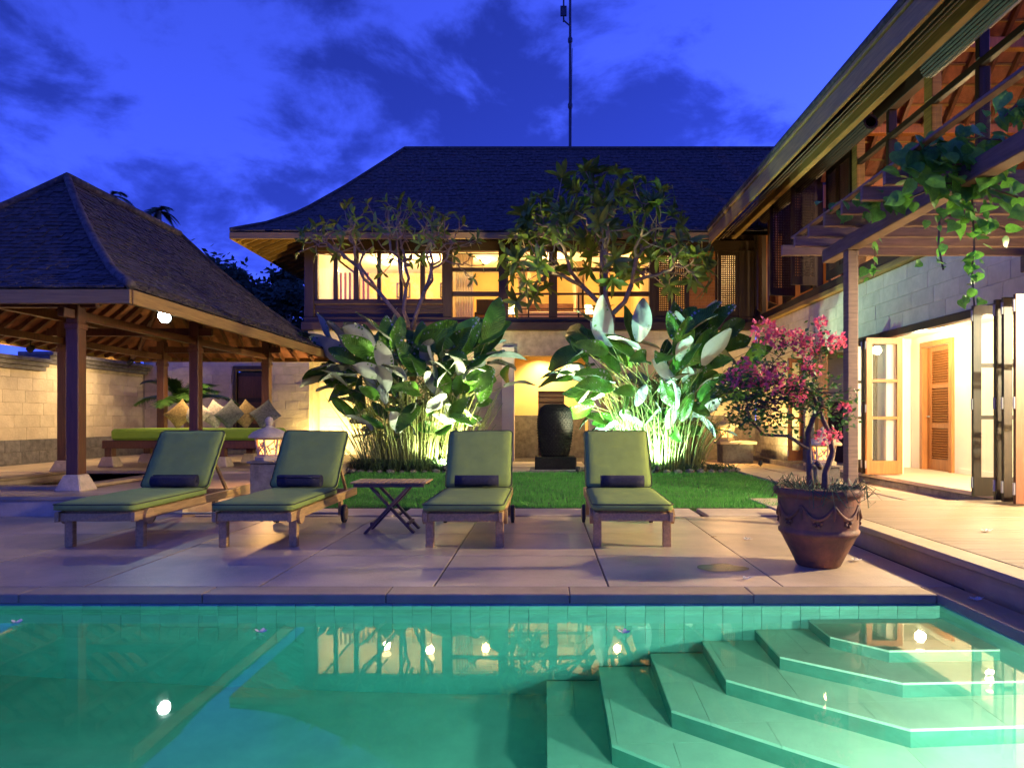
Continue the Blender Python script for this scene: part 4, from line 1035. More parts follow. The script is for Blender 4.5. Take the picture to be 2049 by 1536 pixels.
for k in range(10):
    x_ = WX + .35 + .45 * k; ln_ = (zr(x_) - 6.55) / .96
    p = V((x_, 15.25, 6.5)) + nv * .10; MB().bar(p, V((x_, 15.25 - ln_, 6.5 + .96 * ln_)) + nv * .10, .07, .10, up=nv).obj('rafter', 'wred', rw)
for k in range(16):
    y_ = 3 + .7 * k
    MB().bar((WX + .1, y_, zr(WX + .1) - .12), (10.8 if y_ < 9 else WX + .1 + (13.8 - y_) * .9 + .3, y_, zr(10.8 if y_ < 9 else WX + .1 + (13.8 - y_) * .9 + .3) - .12), .07, .10).obj('rafter', 'wred', rw)
B('eave_infill', 'wdark', rw, WX + .02, WX + .1, 1.5, 19.8, 7.101, 7.78, 0)
for (y, z) in ((14.3, 7.15), (12.4, 7.9), (14.3, 6.05)): B('tie_beam', 'worange', rw, WX + .2, 10.8, y - .08, y + .08, z, z + .2, .01)
B('corner_filler', 'wdark', rw, 6.152, 6.45, 19.86, 20.12, 3.8, 7.0, 0)
B('end_wall', 'worange', rw, 6.452, 10.8, 19.85, 19.95, 3.9, 8.0, 0)
B('far_side_wall', 'worange', rw, 10.7, 10.8, 15.36, 19.84, 4.15, 7, 0)
B('far_side_wall', 'worange', rw, 10.7, 10.8, 5, 15.2, 4.15, 7, 0)
for (x, y, z, e) in ((8.0, 12.6, 5.9, 110), (7.9, 9.6, 6.0, 70), (7.2, 17.2, 5.9, 60)):
    tl = thing('pendant_lamp', (x, y, z), ('warm pendant lamp inside the upper wing by the inner lattice doors', 'warm pendant lamp inside the upper wing above the pergola', 'warm pendant lamp behind the wing lattice shutters')[(12.6, 9.6, 17.2).index(y)], 'lamp', 'pendant lamps of the wing')
    MB().lathe([(.03, .14), (.12, .1), (.15, 0), (.10, -.1), (.03, -.13)], c=(x, y, z), n=18).obj('globe', 'shade', tl, True)
    MB().tube([(x, y, z + .12), (x, y, z + 1.6)], .006, 5).obj('cord', 'rubber', tl)
    lamp('lamp', 'POINT', (x, y, z - .3), e, (1, .62, .28), tl, .12)
# deep eave: fascia, gap with gutter wires, second beam, rolled blinds
ev = 4.45
B('eave_fascia', 'wfascia', rw, ev - .03, ev + .03, 1.5, 18.3, 5.86, 6.20, .01)
B('eave_fascia', 'wfascia', rw, ev - .06, ev + .02, 1.5, 18.3, 6.205, 6.27, .01)
B('eave_beam', 'wfascia', rw, 5.12, 5.24, 1.5, 18.6, 6.10, 6.34, .01)
for k in range(3): MB().tube([(4.72 + .1 * k, 1.5, 6.03 + .03 * k), (4.72 + .1 * k, 18.4, 6.03 + .03 * k)], .012, 6).obj('gutter_wire', 'wgrey', rw)
rp_ = MB(); rp_.hexa([(ev, 1.5, 6.21), (11.2, 1.5, 13.0), (11.2, 22.6, 13.0), (ev, 18.6, 6.21), (ev, 1.5, 6.33), (11.2, 1.5, 13.15), (11.2, 22.6, 13.15), (ev, 18.6, 6.33)])
rp_.obj('roof', 'shingle', rw)
for k in range(42):
    y = 2.0 + .4 * k; MB().bar((ev + .04, y, 6.15), (WX, y, 7.9), .05, .09).obj('eave_rafter', 'wdark', rw)
MB().tube([(ev - .02, 1.5, 6.33), (ev - .02, 18.4, 6.33)], .07, 8).obj('roof_edge', 'shingle', rw, True)
for (y0, y1, lb) in ((4.0, 10.2, 'rolled up dark bamboo blind hanging under the wing eave above the pergola'), (12.0, 17.8, 'rolled up dark bamboo blind hanging under the wing eave before the lattice shutters')):
    bl = thing('rolled_blind', (5.75, (y0 + y1) / 2, 6.5), lb, 'blind', 'rolled blinds under the eave')
    mb = MB(); 
    for k in range(14):
        a = k / 14 * 6.283; mb.tube([(5.75 + .11 * math.cos(a), y0, 6.42 + .11 * math.sin(a)), (5.75 + .11 * math.cos(a), y1, 6.42 + .11 * math.sin(a))], .028, 5)
    mb.obj('roll', 'wdark', bl); B('batten', 'wgrey', bl, 5.72, 5.78, y0, y1, 6.56, 6.60)
    for y in (y0 + .4, y1 - .4): MB().tube([(5.75, y, 6.6), (5.75, y, 7.2)], .008, 5).obj('cord', 'wgrey', bl)

# ================================================================== PERGOLA AND VINE
pg = thing('pergola', (3.37, 7.5, 0), 'timber pergola with single corner post carrying a leafy vine', 'pergola')
B('post', 'wgrey', pg, 3.315, 3.43, 7.44, 7.565, TZ, 3.045, .008)
B('beam', 'wgrey', pg, 3.30, 3.445, 2.0, 8.1, 3.046, 3.20, .008)
B('beam', 'wgrey', pg, 5.86, 6.0, 2.0, 8.4, 2.996, 3.20, .008)
y = 8.38
slat_y = []
while y > 5.6:
    B('slat', 'wgrey', pg, 2.92, 6.12, y - .025, y + .025, 3.203, 3.33, .005); slat_y.append(y); y -= .42
B('edge_strip', 'wgrey', pg, 2.93, 3.0, 2.0, 8.1, 3.332, 3.36, .005); B('edge_strip', 'wgrey', pg, 5.0, 5.06, 2.0, 8.1, 3.332, 3.36, .005)
def leaf_mesh(name, mats, outline, L, fold=.15, curl=.15, two=False, thick=.004, ns=7, wave=0, ph=0):
    """leaf along +Y with a folded midrib; outline(t) gives the half width"""
    mb = MB(); cols = (-1, -.5, 0, .5, 1)
    def P(t, c):
        w = outline(t) * L; x = c * w
        return (x, t * L * (1 - .1 * curl * t), abs(x) * fold - curl * L * t * t * .6 + wave * L * math.sin(t * 9 + c * 2 + ph) * abs(c))
    for s in ((0, 1) if two else (0,)):
        b = len(mb.v)
        for i in range(ns + 1):
            for c in cols:
                p = P(i / ns, c); mb.v.append((p[0], p[1], p[2] - s * thick))
        for i in range(ns):
            for k in range(4):
                q = (b + i * 5 + k, b + i * 5 + k + 1, b + (i + 1) * 5 + k + 1, b + (i + 1) * 5 + k)
                mb.f.append(q if s == 0 else q[::-1]); mb.mi.append(s)
    return mb.mesh(name, mats, True)
def heart(t): return .52 * (math.sin(math.pi * min(1, t * .97 + .12)) ** .8) * (1 - .45 * t) + .001
vl = [leaf_mesh('vine_leaf', ['vleaf'], heart, 1, .2, c_, wave=.02, ph=c_ * 9) for c_ in (.1, .3, .5)]
vine = thing('climbing_vine', (4.6, 5.5, 3.3), 'green heart leaved vine sprawling over the pergola slats', 'vine')
rv = random.Random(5)
vs_ = MB(); nleaf = 0; vextra = MB()
def mat_dir(p, d, up, s, roll=0):
    d = V(d).normalized(); x = d.cross(V(up)); x = x.normalized() if x.length > 1e-4 else V((1, 0, 0)); z = x.cross(d)
    m = Matrix(((x.x, d.x, z.x, p[0]), (x.y, d.y, z.y, p[1]), (x.z, d.z, z.z, p[2]), (0, 0, 0, 1)))
    return m @ Matrix.Rotation(roll, 4, 'Y') @ Matrix.Scale(s, 4)
def vine_run(pts, n, s0, s1, spread):
    global nleaf
    vs_.tube(pts, .008, 5)
    P_ = [V(p) for p in pts]
    for i in range(n):
        k = rv.uniform(0, len(P_) - 1.001); a = P_[int(k)]; b = P_[int(k) + 1]; p = a.lerp(b, k % 1) + V((rv.gauss(0, spread), rv.gauss(0, spread), rv.gauss(.02, spread * .7)))
        d = V((rv.uniform(-.8, .8), rv.uniform(-.8, .2), rv.uniform(-1.1, .1)))
        ob('leaf', rv.choice(vl), vine, mat_dir(p, d, (rv.uniform(-.3, .3), rv.uniform(-1.2, -.2), rv.uniform(.3, 1)), rv.uniform(s0 * .75, s1 * .95), rv.uniform(-.4, .4))); nleaf += 1
vine_run([(2.98, 7.1, 3.37), (3.2, 7.0, 3.4), (3.45, 6.9, 3.38), (3.7, 6.8, 3.4)], 26, .12, .19, .07)
vine_run([(2.96, 6.6, 3.3), (3.1, 6.4, 3.25), (3.3, 6.3, 3.2)], 24, .11, .18, .08)
vine_run([(2.85, 5.5, 3.25), (3.1, 5.45, 3.36), (3.35, 5.4, 3.42), (3.7, 5.4, 3.4)], 64, .12, .24, .10)
vine_run([(2.95, 5.5, 2.98), (3.2, 5.45, 3.08), (3.45, 5.4, 3.05), (3.75, 5.4, 2.95)], 56, .11, .2, .10)
vine_run([(3.1, 5.4, 3.2), (3.4, 5.4, 3.22), (3.75, 5.4, 3.2)], 40, .12, .21, .10)
vine_run([(3.36, 5.0, 3.4), (3.48, 5.0, 3.52), (3.62, 5.0, 3.5)], 24, .11, .18, .08)
vine_run([(3.2, 5.5, 2.85), (3.5, 5.5, 2.8), (3.8, 5.5, 2.7)], 20, .10, .17, .07)
vine_run([(3.45, 5.5, 3.0), (3.47, 5.5, 2.6), (3.45, 5.5, 2.4), (3.47, 5.5, 2.1)], 30, .06, .11, .04)
vine_run([(3.2, 5.5, 2.9), (3.18, 5.5, 2.6), (3.22, 5.5, 2.4)], 12, .05, .10, .04)
vine_run([(3.5, 7.25, 3.2), (3.52, 7.25, 2.95), (3.5, 7.25, 2.7)], 13, .08, .13, .04)
vs_.obj('vine_stems', 'vstem', vine)

# ================================================================== STONE LANTERNS
def lantern(x, y, z, s, label, plinth, e=38):
    t = thing('stone_lantern', (x, y, z), label, 'lantern', 'carved stone lanterns')
    if plinth:
        B('plinth', 'grey', t, x - .20, x + .20, y - .20, y + .20, z, z + plinth, .01); B('plinth_cap', 'grey', t, x - .235, x + .235, y - .235, y + .235, z + plinth + .001, z + plinth + .04, .008)
    zb = z + plinth + (.041 if plinth else 0)
    def L_(prof): return [(r_ * s, q * s) for r_, q in prof]
    MB().lathe(L_([(.21, 0), (.21, .05), (.17, .07)]), c=(x, y, zb), n=6).obj('base', 'lantern', t)
    # glowing core with carved screen of ribs
    core = MB().lathe(L_([(.125, .07), (.165, .33)]), c=(x, y, zb), n=6).obj('glowing_core', 'glow_warm', t)
    sc = MB()
    for k in range(6):
        a = 2 * math.pi * (k + .5) / 6; b = 2 * math.pi * (k + 1.5) / 6
        p0 = V((x + .15 * s * math.cos(a), y + .15 * s * math.sin(a), zb + .065 * s)); p1 = V((x + .195 * s * math.cos(a), y + .195 * s * math.sin(a), zb + .34 * s))
        q0 = V((x + .15 * s * math.cos(b), y + .15 * s * math.sin(b), zb + .065 * s)); q1 = V((x + .195 * s * math.cos(b), y + .195 * s * math.sin(b), zb + .34 * s))
        sc.tube([p0, p1], .020 * s, 6)
        for f in (.04, .96): sc.tube([p0.lerp(p1, f), q0.lerp(q1, f)], .018 * s, 6)
        r_ = random.Random(k)
        for j in range(5):   # leafy fretwork
            u0, v0 = r_.random(), r_.uniform(.05, .4); u1, v1 = r_.random(), r_.uniform(.55, .95)
            um, vm = r_.random(), .5
            f3 = lambda u, v: p0.lerp(q0, u).lerp(p1.lerp(q1, u), v)
            sc.tube([f3(u0, v0), f3(um, vm), f3(u1, v1)], .010 * s, 5)
    sc.obj('carved_screen', 'lantern', t)
    MB().lathe(L_([(.20, .335), (.30, .34), (.305, .365), (.24, .43), (.15, .475), (.06, .50), (.045, .53)]), c=(x, y, zb), n=24).obj('cap', 'lantern', t, True)
    MB().lathe(L_([(.03, .51), (.045, .53), (.05, .56), (.065, .60), (.05, .64), (.02, .665)]), c=(x, y, zb), n=16).obj('finial', 'lantern', t, True)
    for k in range(4):
        a = k * math.pi / 2 + .3
        lamp('lamp', 'SPOT', (x + .24 * s * math.cos(a), y + .24 * s * math.sin(a), zb + .2 * s), e / 2.2, (1, .52, .16), t, .03, (x + 2 * math.cos(a), y + 2 * math.sin(a), zb - .3), 150, .6)
    return t
lantern(-4.02, 10.0, 0, .95, 'glowing carved stone lantern on a dark plinth between loungers and daybed', .56)
lantern(4.92, 12.0, 0, 1.0, 'glowing carved stone lantern on a grey plinth behind the bougainvillea', .36)
bn = thing('stone_bench', (5.2, 18.6, 0), 'low stone block seat against the far corner wall', 'bench')
B('block', 'grey', bn, 4.8, 5.62, 18.3, 18.9, -.04, .52, .012); B('top', 'paver', bn, 4.72, 5.70, 18.22, 18.98, .521, .60, .01)
lantern(4.95, 18.55, .60, 1.15, 'glowing carved stone lantern added for the wall glow over the low block seat behind the right hand clump', 0, 110)  # lantern added in place of a wall lamp's glow

# ================================================================== FOUNTAIN STONE
fs = thing('fountain_stone', (.26, 15.75, 0), 'tall black rounded carved fountain stone on a square dark block', 'fountain')
B('block', 'basalt', fs, -.20, .74, 15.4, 16.2, -.04, .34, .02); B('block_step', 'grey', fs, -.32, .86, 15.3, 16.3, -.045, .06, .01)
mb = MB(); n = 40; prof = [(.30, .345), (.345, .5), (.385, .75), (.405, 1.0), (.40, 1.2), (.37, 1.36), (.31, 1.46), (.22, 1.52), (.10, 1.55), (.01, 1.555)]
fine = []
for (a, b) in zip(prof[:-1], prof[1:]):
    for k in range(4): fine.append((a[0] + (b[0] - a[0]) * k / 4, a[1] + (b[1] - a[1]) * k / 4))
fine.append(prof[-1])
mb.lathe([(r_ + (.010 if i % 2 else 0), z) for i, (r_, z) in enumerate(fine)], c=(.26, 15.78, 0), n=n)
o = mb.obj('carved_stone', 'basalt', fs, True)
kn = MB()     # studs all round the stone
for i, (r_, z) in enumerate(fine[:-6]):
    for k in range(30):
        a = 2 * math.pi * (k + .5 * (i % 2)) / 30
        c = V((.26 + (r_ + .004) * math.cos(a), 15.78 + (r_ + .004) * math.sin(a), z)); e = .018
        d = V((math.cos(a), math.sin(a), 0)); tt = V((-math.sin(a), math.cos(a), 0))
        kn.add([c + tt * e, c + V((0, 0, e)), c - tt * e, c - V((0, 0, e)), c + d * .022], [(0, 1, 4), (1, 2, 4), (2, 3, 4), (3, 0, 4)])
tag(kn.obj('stud_rows', 'basalt', fs), kind='stuff')

# ================================================================== BROAD LEAF CLUMPS
def paddle(t): return .235 * math.sin(math.pi * (t * .96 + .03)) ** .62 * (1 - .12 * t) + .001
pad_l = [leaf_mesh('paddle_leaf', ['leaftop', 'leafund'], paddle, 1, f_, c_, True, .006, 11, w_, c_ * 20) for f_, c_, w_ in ((.25, .1, .02), (.35, .35, .035), (.2, .6, .03), (.5, .25, .02), (.3, -.15, .03), (.15, .9, .025), (.6, .5, .04), (.1, .3, .045), (.4, .75, .03))]
def clump(cx, cy, rx, ry, nl, label, seed, env, lo_z, lean=0, sizes=(.55, 1.0)):
    r = random.Random(seed)
    t = thing('broad_leaf_clump', (cx, cy, 0), label, 'plant', 'broad leaf clumps in the beds')
    st = MB()
    for i in range(nl):
        f = (i + r.random()) / nl                      # 0 low .. 1 high
        a = r.uniform(0, 6.283); q = math.sqrt(r.random())
        b = V((cx + rx * q * math.cos(a), cy + ry * q * math.sin(a), .02))
        z = lo_z + (env[2] - lo_z) * f
        wid = env[0] * (.55 + .45 * min(1, f * 1.8)); a2 = r.uniform(0, 6.283); q2 = math.sqrt(r.uniform(.05, 1))
        p = V((cx + lean * f + wid * q2 * math.cos(a2), cy + env[1] * q2 * math.sin(a2), z))
        p.z -= .35 * q2 * q2 * f
        out = V((p.x - b.x, p.y - b.y, 0)); sz = r.uniform(*sizes) * (.62 + .45 * f)
        mid = b.lerp(p, .55) + V((-out.x * .18, -out.y * .18, .12 * z))
        st.tube([b, b.lerp(mid, .5) + V((-out.x * .06, -out.y * .06, 0)), mid, p], [.013, .012, .010, .007], 5, False)
        d = (p - mid).normalized() * .6 + V((r.uniform(-.55, .55), r.uniform(-.5, .5), r.uniform(-.75, .75) + .28 * f)) + out * .25
        up = V((r.uniform(-.6, .6), r.uniform(-1.3, -.2), r.uniform(-.1, .7))) if r.random() < .6 else V((r.uniform(-.6, .6), r.uniform(-.4, .7), r.uniform(.1, 1)))
        ob('leaf', r.choice(pad_l), t, mat_dir(p, d, up, sz, r.uniform(-.5, .5)))
    for i in range(int(nl * 1.6)):                       # bare stalks that crowd the base
        a = r.uniform(0, 6.283); q = math.sqrt(r.random()); b = V((cx + rx * q * math.cos(a), cy + ry * q * math.sin(a), .02))
        h = r.uniform(.8, 2.1); o_ = V((rx * q * math.cos(a), ry * q * math.sin(a), 0)) * r.uniform(.2, .9)
        st.tube([b, b + o_ * .4 + V((0, 0, h * .5)), b + o_ + V((0, 0, h))], [.012, .010, .006], 5, False)
    tag(st.obj('stalks', 'stem', t, True), kind='stuff')
    return t
clump(-3.0, 16.0, 1.25, .6, 185, 'tall broad leaf clump lit warm yellow from below beside the limestone wall', 31, (2.05, 1.0, 3.2), .85, .1, (.7, 1.15))
clump(2.75, 15.9, .95, .6, 165, 'tall broad leaf clump lit cool white from below near the lattice shutters', 47, (2.2, 1.0, 3.3), .85, -.1, (.7, 1.2))
# low beds: rubble edging and mondo grass
def bed_(cx, cy, rx, ry, label, seed):
    r = random.Random(seed)
    mb = MB(); n = 36; mb.v.append((cx, cy, .10))
    for k in range(n):
        a = 2 * math.pi * k / n; mb.v.append((cx + rx * math.cos(a), cy + ry * math.sin(a), -.04))
    for k in range(n): mb.f.append((0, 1 + k, 1 + (k + 1) % n)); mb.mi.append(0)
    tag(mb.obj('planting_bed', 'soil', None, True), kind='structure')
    for k in range(int(17 * (rx + ry))):
        a = 2 * math.pi * k / int(17 * (rx + ry)); s = r.uniform(.06, .11)
        bm = bmesh.new(); bmesh.ops.create_icosphere(bm, subdivisions=1, radius=1)
        for v in bm.verts: v.co *= r.uniform(.75, 1.15)
        me = bpy.data.meshes.new('rock'); bm.to_mesh(me); bm.free(); me.materials.append(M['grey'])
        o = ob('edging_rock', me, None, Matrix.Translation((cx + rx * math.cos(a), cy + ry * math.sin(a), .02)) @ Matrix.Rotation(r.uniform(0, 6), 4, 'Z') @ Matrix.Diagonal((s * 1.3, s, s * .8, 1)))
        tag(o, 'small dark rock edging the ' + label, 'rock', 'rocks edging the ' + label)
def tufts(name, label, cx, cy, rx, ry, n, h, seed, w=.006, cat='grass'):
    r = random.Random(seed); mb = MB()
    for i in range(n):
        a = r.uniform(0, 6.283); q = math.sqrt(r.random()); x = cx + rx * q * math.cos(a); y = cy + ry * q * math.sin(a)
        for k in range(7):
            b = r.uniform(0, 6.283); l = h * r.uniform(.6, 1.2); dx, dy = math.cos(b), math.sin(b); wx, wy = -dy * w, dx * w
            z0 = .02; p1 = (x + dx * l * .35, y + dy * l * .35, z0 + l * .75); p2 = (x + dx * l * .9, y + dy * l * .9, z0 + l * r.uniform(.25, .7))
            mb.add([(x - wx, y - wy, z0), (x + wx, y + wy, z0), (p1[0] + wx, p1[1] + wy, p1[2]), (p1[0] - wx, p1[1] - wy, p1[2]), p2], [(0, 1, 2, 3), (3, 2, 4)])
    tag(mb.obj(name, 'mondo'), label, cat, kind='stuff')
bed_(-3.1, 15.95, 1.6, .75, 'left plant bed', 3); bed_(3.0, 15.85, 1.5, .65, 'right plant bed', 4)
tufts('mondo_grass', 'low arching mondo grass at the foot of the warm lit clump', -3.1, 15.6, 1.25, .42, 330, .34, 8)
tufts('bed_grass', 'sparse low tufts at the foot of the cool lit clump', 3.1, 15.5, 1.25, .3, 120, .20, 9)
# garden uplights
def uplight(x, y, z, aim, e, col, label, spot=120):
    t = thing('garden_uplight', (x, y, 0), label, 'lamp', 'garden uplights')
    MB().tube([(x, y, -.02), (x, y, z)], .012, 6).obj('spike', 'rubber', t)
    mm = Matrix.Translation((x, y, z)) @ (V(aim) - V((x, y, z))).to_track_quat('Z', 'Y').to_matrix().to_4x4()
    MB().lathe([(.03, -.07), (.05, -.05), (.055, .03), (.05, .035)], n=14).obj('housing', 'rubber', t, m=mm)
    MB().lathe([(.045, .03), (.02, .036)], n=12).obj('lens', 'glow_bulb', t, m=mm)
    p = V((x, y, z)) + (V(aim) - V((x, y, z))).normalized() * .09
    lamp('lamp', 'SPOT', p, e, col, t, .05, aim, spot, .6)
YEL = (1, .74, .26); COOL = (.62, 1, .80)
uplight(-3.3, 16.9, .15, (-3.2, 16.3, 3), 900, YEL, 'warm garden uplight among the stems of the yellow lit clump', 150)
uplight(-2.2, 15.2, .12, (-2.9, 16.3, 2.4), 420, (.95, 1, .65), 'garden uplight before the yellow lit clump facing the leaves', 130)
uplight(-6.05, 18.9, .15, (-6.2, 20, 1.3), 480, YEL, 'warm garden uplight washing the limestone wall by the pavilion', 150)
uplight(2.5, 15.05, .12, (2.8, 16.0, 2.6), 340, COOL, 'cool white garden uplight before the right hand clump', 140)
uplight(1.75, 15.0, .30, (2.2, 15.4, 2.2), 480, (.5, 1, .78), 'cool white garden uplight beside the fountain stone', 160)
uplight(5.4, 17.0, .12, (6.1, 17.6, 2.4), 300, YEL, 'warm garden uplight washing the wing wall', 140)
uplight(.75, 14.95, .12, (1.45, 16.7, 6.0), 1200, (1, .92, .55), 'warm garden uplight aimed at the leafy frangipani crown', 62)
uplight(-1.55, 15.1, .12, (-3.6, 16.6, 5.7), 950, (1, .92, .58), 'warm garden uplight aimed at the sparse frangipani crown', 62)

# ================================================================== FRANGIPANI TREES
def plum(t): return .16 * math.sin(math.pi * min(1, t * .95 + .03)) ** .75 + .001
plv = [leaf_mesh('frangipani_leaf', ['pleaf'], plum, 1, .25, c_, ns=5) for c_ in (.15, .4, .7)]
def grow(mb, p, pts, r, tips, rt, lvl=0, pull=.42, k0=.013):
    c = sum(pts, V()) / len(pts)
    rad = k0 * len(pts) ** rt
    if len(pts) == 1:
        q = pts[0]; m = p.lerp(q, .5) + V((r.gauss(0, .05), r.gauss(0, .05), -.06 * (q - p).length))
        mb.tube([p, m, q], [k0 * 1.15, k0, k0 * .9], 5); tips.append((q, (q - m).normalized())); return
    q = p.lerp(c, pull) + V((r.gauss(0, .04), r.gauss(0, .04), 0))
    m = p.lerp(q, .5) + V((r.gauss(0, .06), r.gauss(0, .06), -.04))
    mb.tube([p, m, q], [rad * 1.15, rad * 1.05, rad], 7)
    ax = V((r.gauss(0, 1), r.gauss(0, .8), r.gauss(0, .55))).normalized()
    # split along the longest spread, blended with chance
    var = [sum((x[i] - c[i]) ** 2 for x in pts) for i in range(3)]
    e = V((0, 0, 0)); e[var.index(max(var))] = 1; ax = (ax * .5 + e).normalized()
    s = sorted(pts, key=lambda x: x.dot(ax)); k = max(1, min(len(s) - 1, round(len(s) * r.uniform(.36, .64))))
    grow(mb, q, s[:k], r, tips, rt, lvl + 1, pull, k0); grow(mb, q, s[k:], r, tips, rt, lvl + 1, pull, k0)
def frangipani(label, base, fork, pts, seed, per, size, rt=.44, tw=.10):
    r = random.Random(seed); t = thing('frangipani_tree', base, label, 'tree', 'frangipani trees before the house')
    mb = MB(); tips = []
    b = V(base); f = V(fork)
    mb.tube([b, b.lerp(f, .35) + V((.10, 0, 0)), b.lerp(f, .7) + V((-.06, .03, 0)), f], [tw * 1.35, tw * 1.1, tw, tw * .9], 10)
    th = len(pts) // 3; sx = sorted(pts, key=lambda p: p.x)
    for grp in (sx[:th], sx[th:2 * th], sx[2 * th:]): grow(mb, f, grp, r, tips, rt)
    trunk = mb.obj('trunk', 'bark', t, True)
    cr = MB(); ex = MB(); count = 0
    crown = None
    for (q, d) in tips:
        k = r.randint(*per); a0 = r.uniform(0, 6.283)
        if crown is None:
            c_ = MB(); c_.tube([q - d * .05, q + d * .02], .016, 6); crown = c_.obj('crown', 'bark', t)
        for i in range(k):
            a = a0 + i * 2.4; s = r.uniform(*size); el = r.uniform(.1, 1.1)
            x = d.orthogonal().normalized(); y = d.cross(x); dr = (x * math.cos(a) + y * math.sin(a)) * math.cos(el * .8) + d * math.sin(el) * .9 + V((0, 0, .15))
            m = mat_dir(q, dr, d + V((0, 0, .5)), s, r.uniform(-.3, .3)); me = r.choice(plv)
            if count < 300: ob('leaf', me, crown, m); count += 1
            else: ex.add([m @ v.co for v in me.vertices], [tuple(p.vertices) for p in me.polygons])
    if ex.v: tag(ex.obj('outer_leaves', 'pleaf', t, True), kind='stuff')
rt_ = random.Random(77)
pts1 = []
while len(pts1) < 95:
    x = rt_.uniform(-1, 1); y = rt_.uniform(-1, 1); z = rt_.random()
    rr = x * x + y * y
    if rr > 1: continue
    top = 4.75 + 1.75 * math.sqrt(1 - rr * .9)
    zz = top - abs(rt_.gauss(0, .28))
    pts1.append(V((-3.75 + 2.35 * x, 16.6 + 1.3 * y, zz)))
frangipani('sparse leafed frangipani tree spreading bare branches before the bright corner windows', (-3.05, 16.75, 0), (-3.25, 16.75, 3.35), pts1, 5, (2, 5), (.20, .32), .36, .085)
pts2 = []
while len(pts2) < 130:
    x = rt_.uniform(-1, 1); y = rt_.uniform(-1, 1)
    rr = x * x + y * y
    if rr > 1: continue
    top = 4.5 + 2.9 * (1 - rr) ** .75
    zz = top - abs(rt_.gauss(0, .55))
    if zz < 4.1: continue
    pts2.append(V((1.45 + 2.7 * x, 16.7 + 1.4 * y, zz)))
frangipani('leafy dome shaped frangipani tree before the open bedroom bay', (1.75, 16.85, 0), (1.65, 16.85, 3.75), pts2, 8, (6, 10), (.30, .50), .40, .13)

# ================================================================== POT AND BOUGAINVILLEA
pcx, pcy = 2.26, 5.62
pt = thing('terracotta_pot', (pcx, pcy, 0), 'big weathered terracotta pot with raised swags on the sun deck', 'pot')
mb = MB().lathe([(.165, .003), (.172, .01), (.225, .12), (.285, .24), (.300, .265), (.312, .275), (.314, .30), (.300, .312), (.302, .33), (.316, .46), (.318, .56), (.322, .575), (.345, .585), (.352, .605), (.352, .63), (.340, .645), (.305, .645), (.295, .60), (.29, .52), (.05, .52)], c=(pcx, pcy, 0), n=48)
mb.obj('body', 'terra', pt, True)
sw_ = MB()
for k in range(8):
    a0 = 2 * math.pi * k / 8; pts = []
    for i in range(9):
        a = a0 + 2 * math.pi / 8 * i / 8; z = .52 - .11 * math.sin(math.pi * i / 8); r_ = .312 + .008 * (z - .33) / .2
        pts.append((pcx + r_ * math.cos(a), pcy + r_ * math.sin(a), z))
    sw_.tube(pts, [.008 + .008 * math.sin(math.pi * i / 8) for i in range(9)], 6)
    c = (pcx + .312 * math.cos(a0), pcy + .312 * math.sin(a0), .50); sw_.tube([(c[0], c[1], .52), (c[0], c[1], .46), (c[0], c[1], .40)], [.02, .014, .004], 6)
    for i in range(5):
        a = a0 + .39 + .09 * math.cos(i * 1.256); zz = .385 + .028 * math.sin(i * 1.256); r_ = .308
        sw_.tube([(pcx + r_ * math.cos(a), pcy + r_ * math.sin(a), zz), (pcx + (r_ + .014) * math.cos(a), pcy + (r_ + .014) * math.sin(a), zz)], [.018, .008], 6)
sw_.obj('swag_relief', 'terra', pt, True)
MB().lathe([(.29, .0), (.15, .015), (.01, .02)], c=(pcx, pcy, .60), n=30).obj('soil', 'soil', pt, True)
tg = MB(); r = random.Random(2)
for i in range(210):
    a = r.uniform(0, 6.283); q = r.uniform(.12, .31); l = r.uniform(.07, .2); b = V((pcx + q * math.cos(a), pcy + q * math.sin(a), .61))
    o_ = V((math.cos(a + r.uniform(-.9, .9)), math.sin(a + r.uniform(-.9, .9)), 0))
    tg.tube([b, b + o_ * l * .5 + V((0, 0, l * r.uniform(.2, .7))), b + o_ * l + V((0, 0, l * r.uniform(-.5, .6)))], [.0035, .003, .001], 4, False)
for i in range(14):
    a = -1.57 + r.uniform(-1.4, 1.4); b = V((pcx + .33 * math.cos(a), pcy + .33 * math.sin(a), .655)); c = a + r.uniform(-.5, .5)
    e = V((pcx + .375 * math.cos(c), pcy + .375 * math.sin(c), r.uniform(.48, .6)))
    tg.tube([b - V((0, 0, .05)), b + V((math.cos(a) * .03, math.sin(a) * .03, .01)), e, e + V((.06, 0, r.uniform(0, .08)))], [.004, .004, .004, .002], 4, False)
tag(tg.obj('weeds', 'mondo'), 'wiry weeds trailing over the rim of the terracotta pot', 'weeds', kind='stuff')
bg_ = thing('bougainvillea', (pcx, pcy, .6), 'pink flowering bougainvillea growing from the terracotta pot', 'shrub')
mb = MB(); tips = []; r = random.Random(15)
mb.tube([(pcx - .06, pcy, .56), (pcx - .075, pcy, .85), (pcx - .08, pcy + .02, 1.08), (pcx - .03, pcy + .02, 1.22), (pcx + .04, pcy, 1.33)], [.030, .027, .024, .02, .016], 8)
mb.tube([(pcx + .06, pcy + .02, .56), (pcx + .07, pcy + .03, .75), (pcx + .13, pcy + .03, .92), (pcx + .11, pcy + .03, 1.06), (pcx + .02, pcy + .02, 1.26), (pcx - .05, pcy, 1.42), (pcx - .2, pcy, 1.5)], [.032, .028, .024, .022, .02, .016, .012], 8)
mb.tube([(pcx + .03, pcy + .02, .80), (pcx - .02, pcy - .02, .84)], [.024, .022], 8)
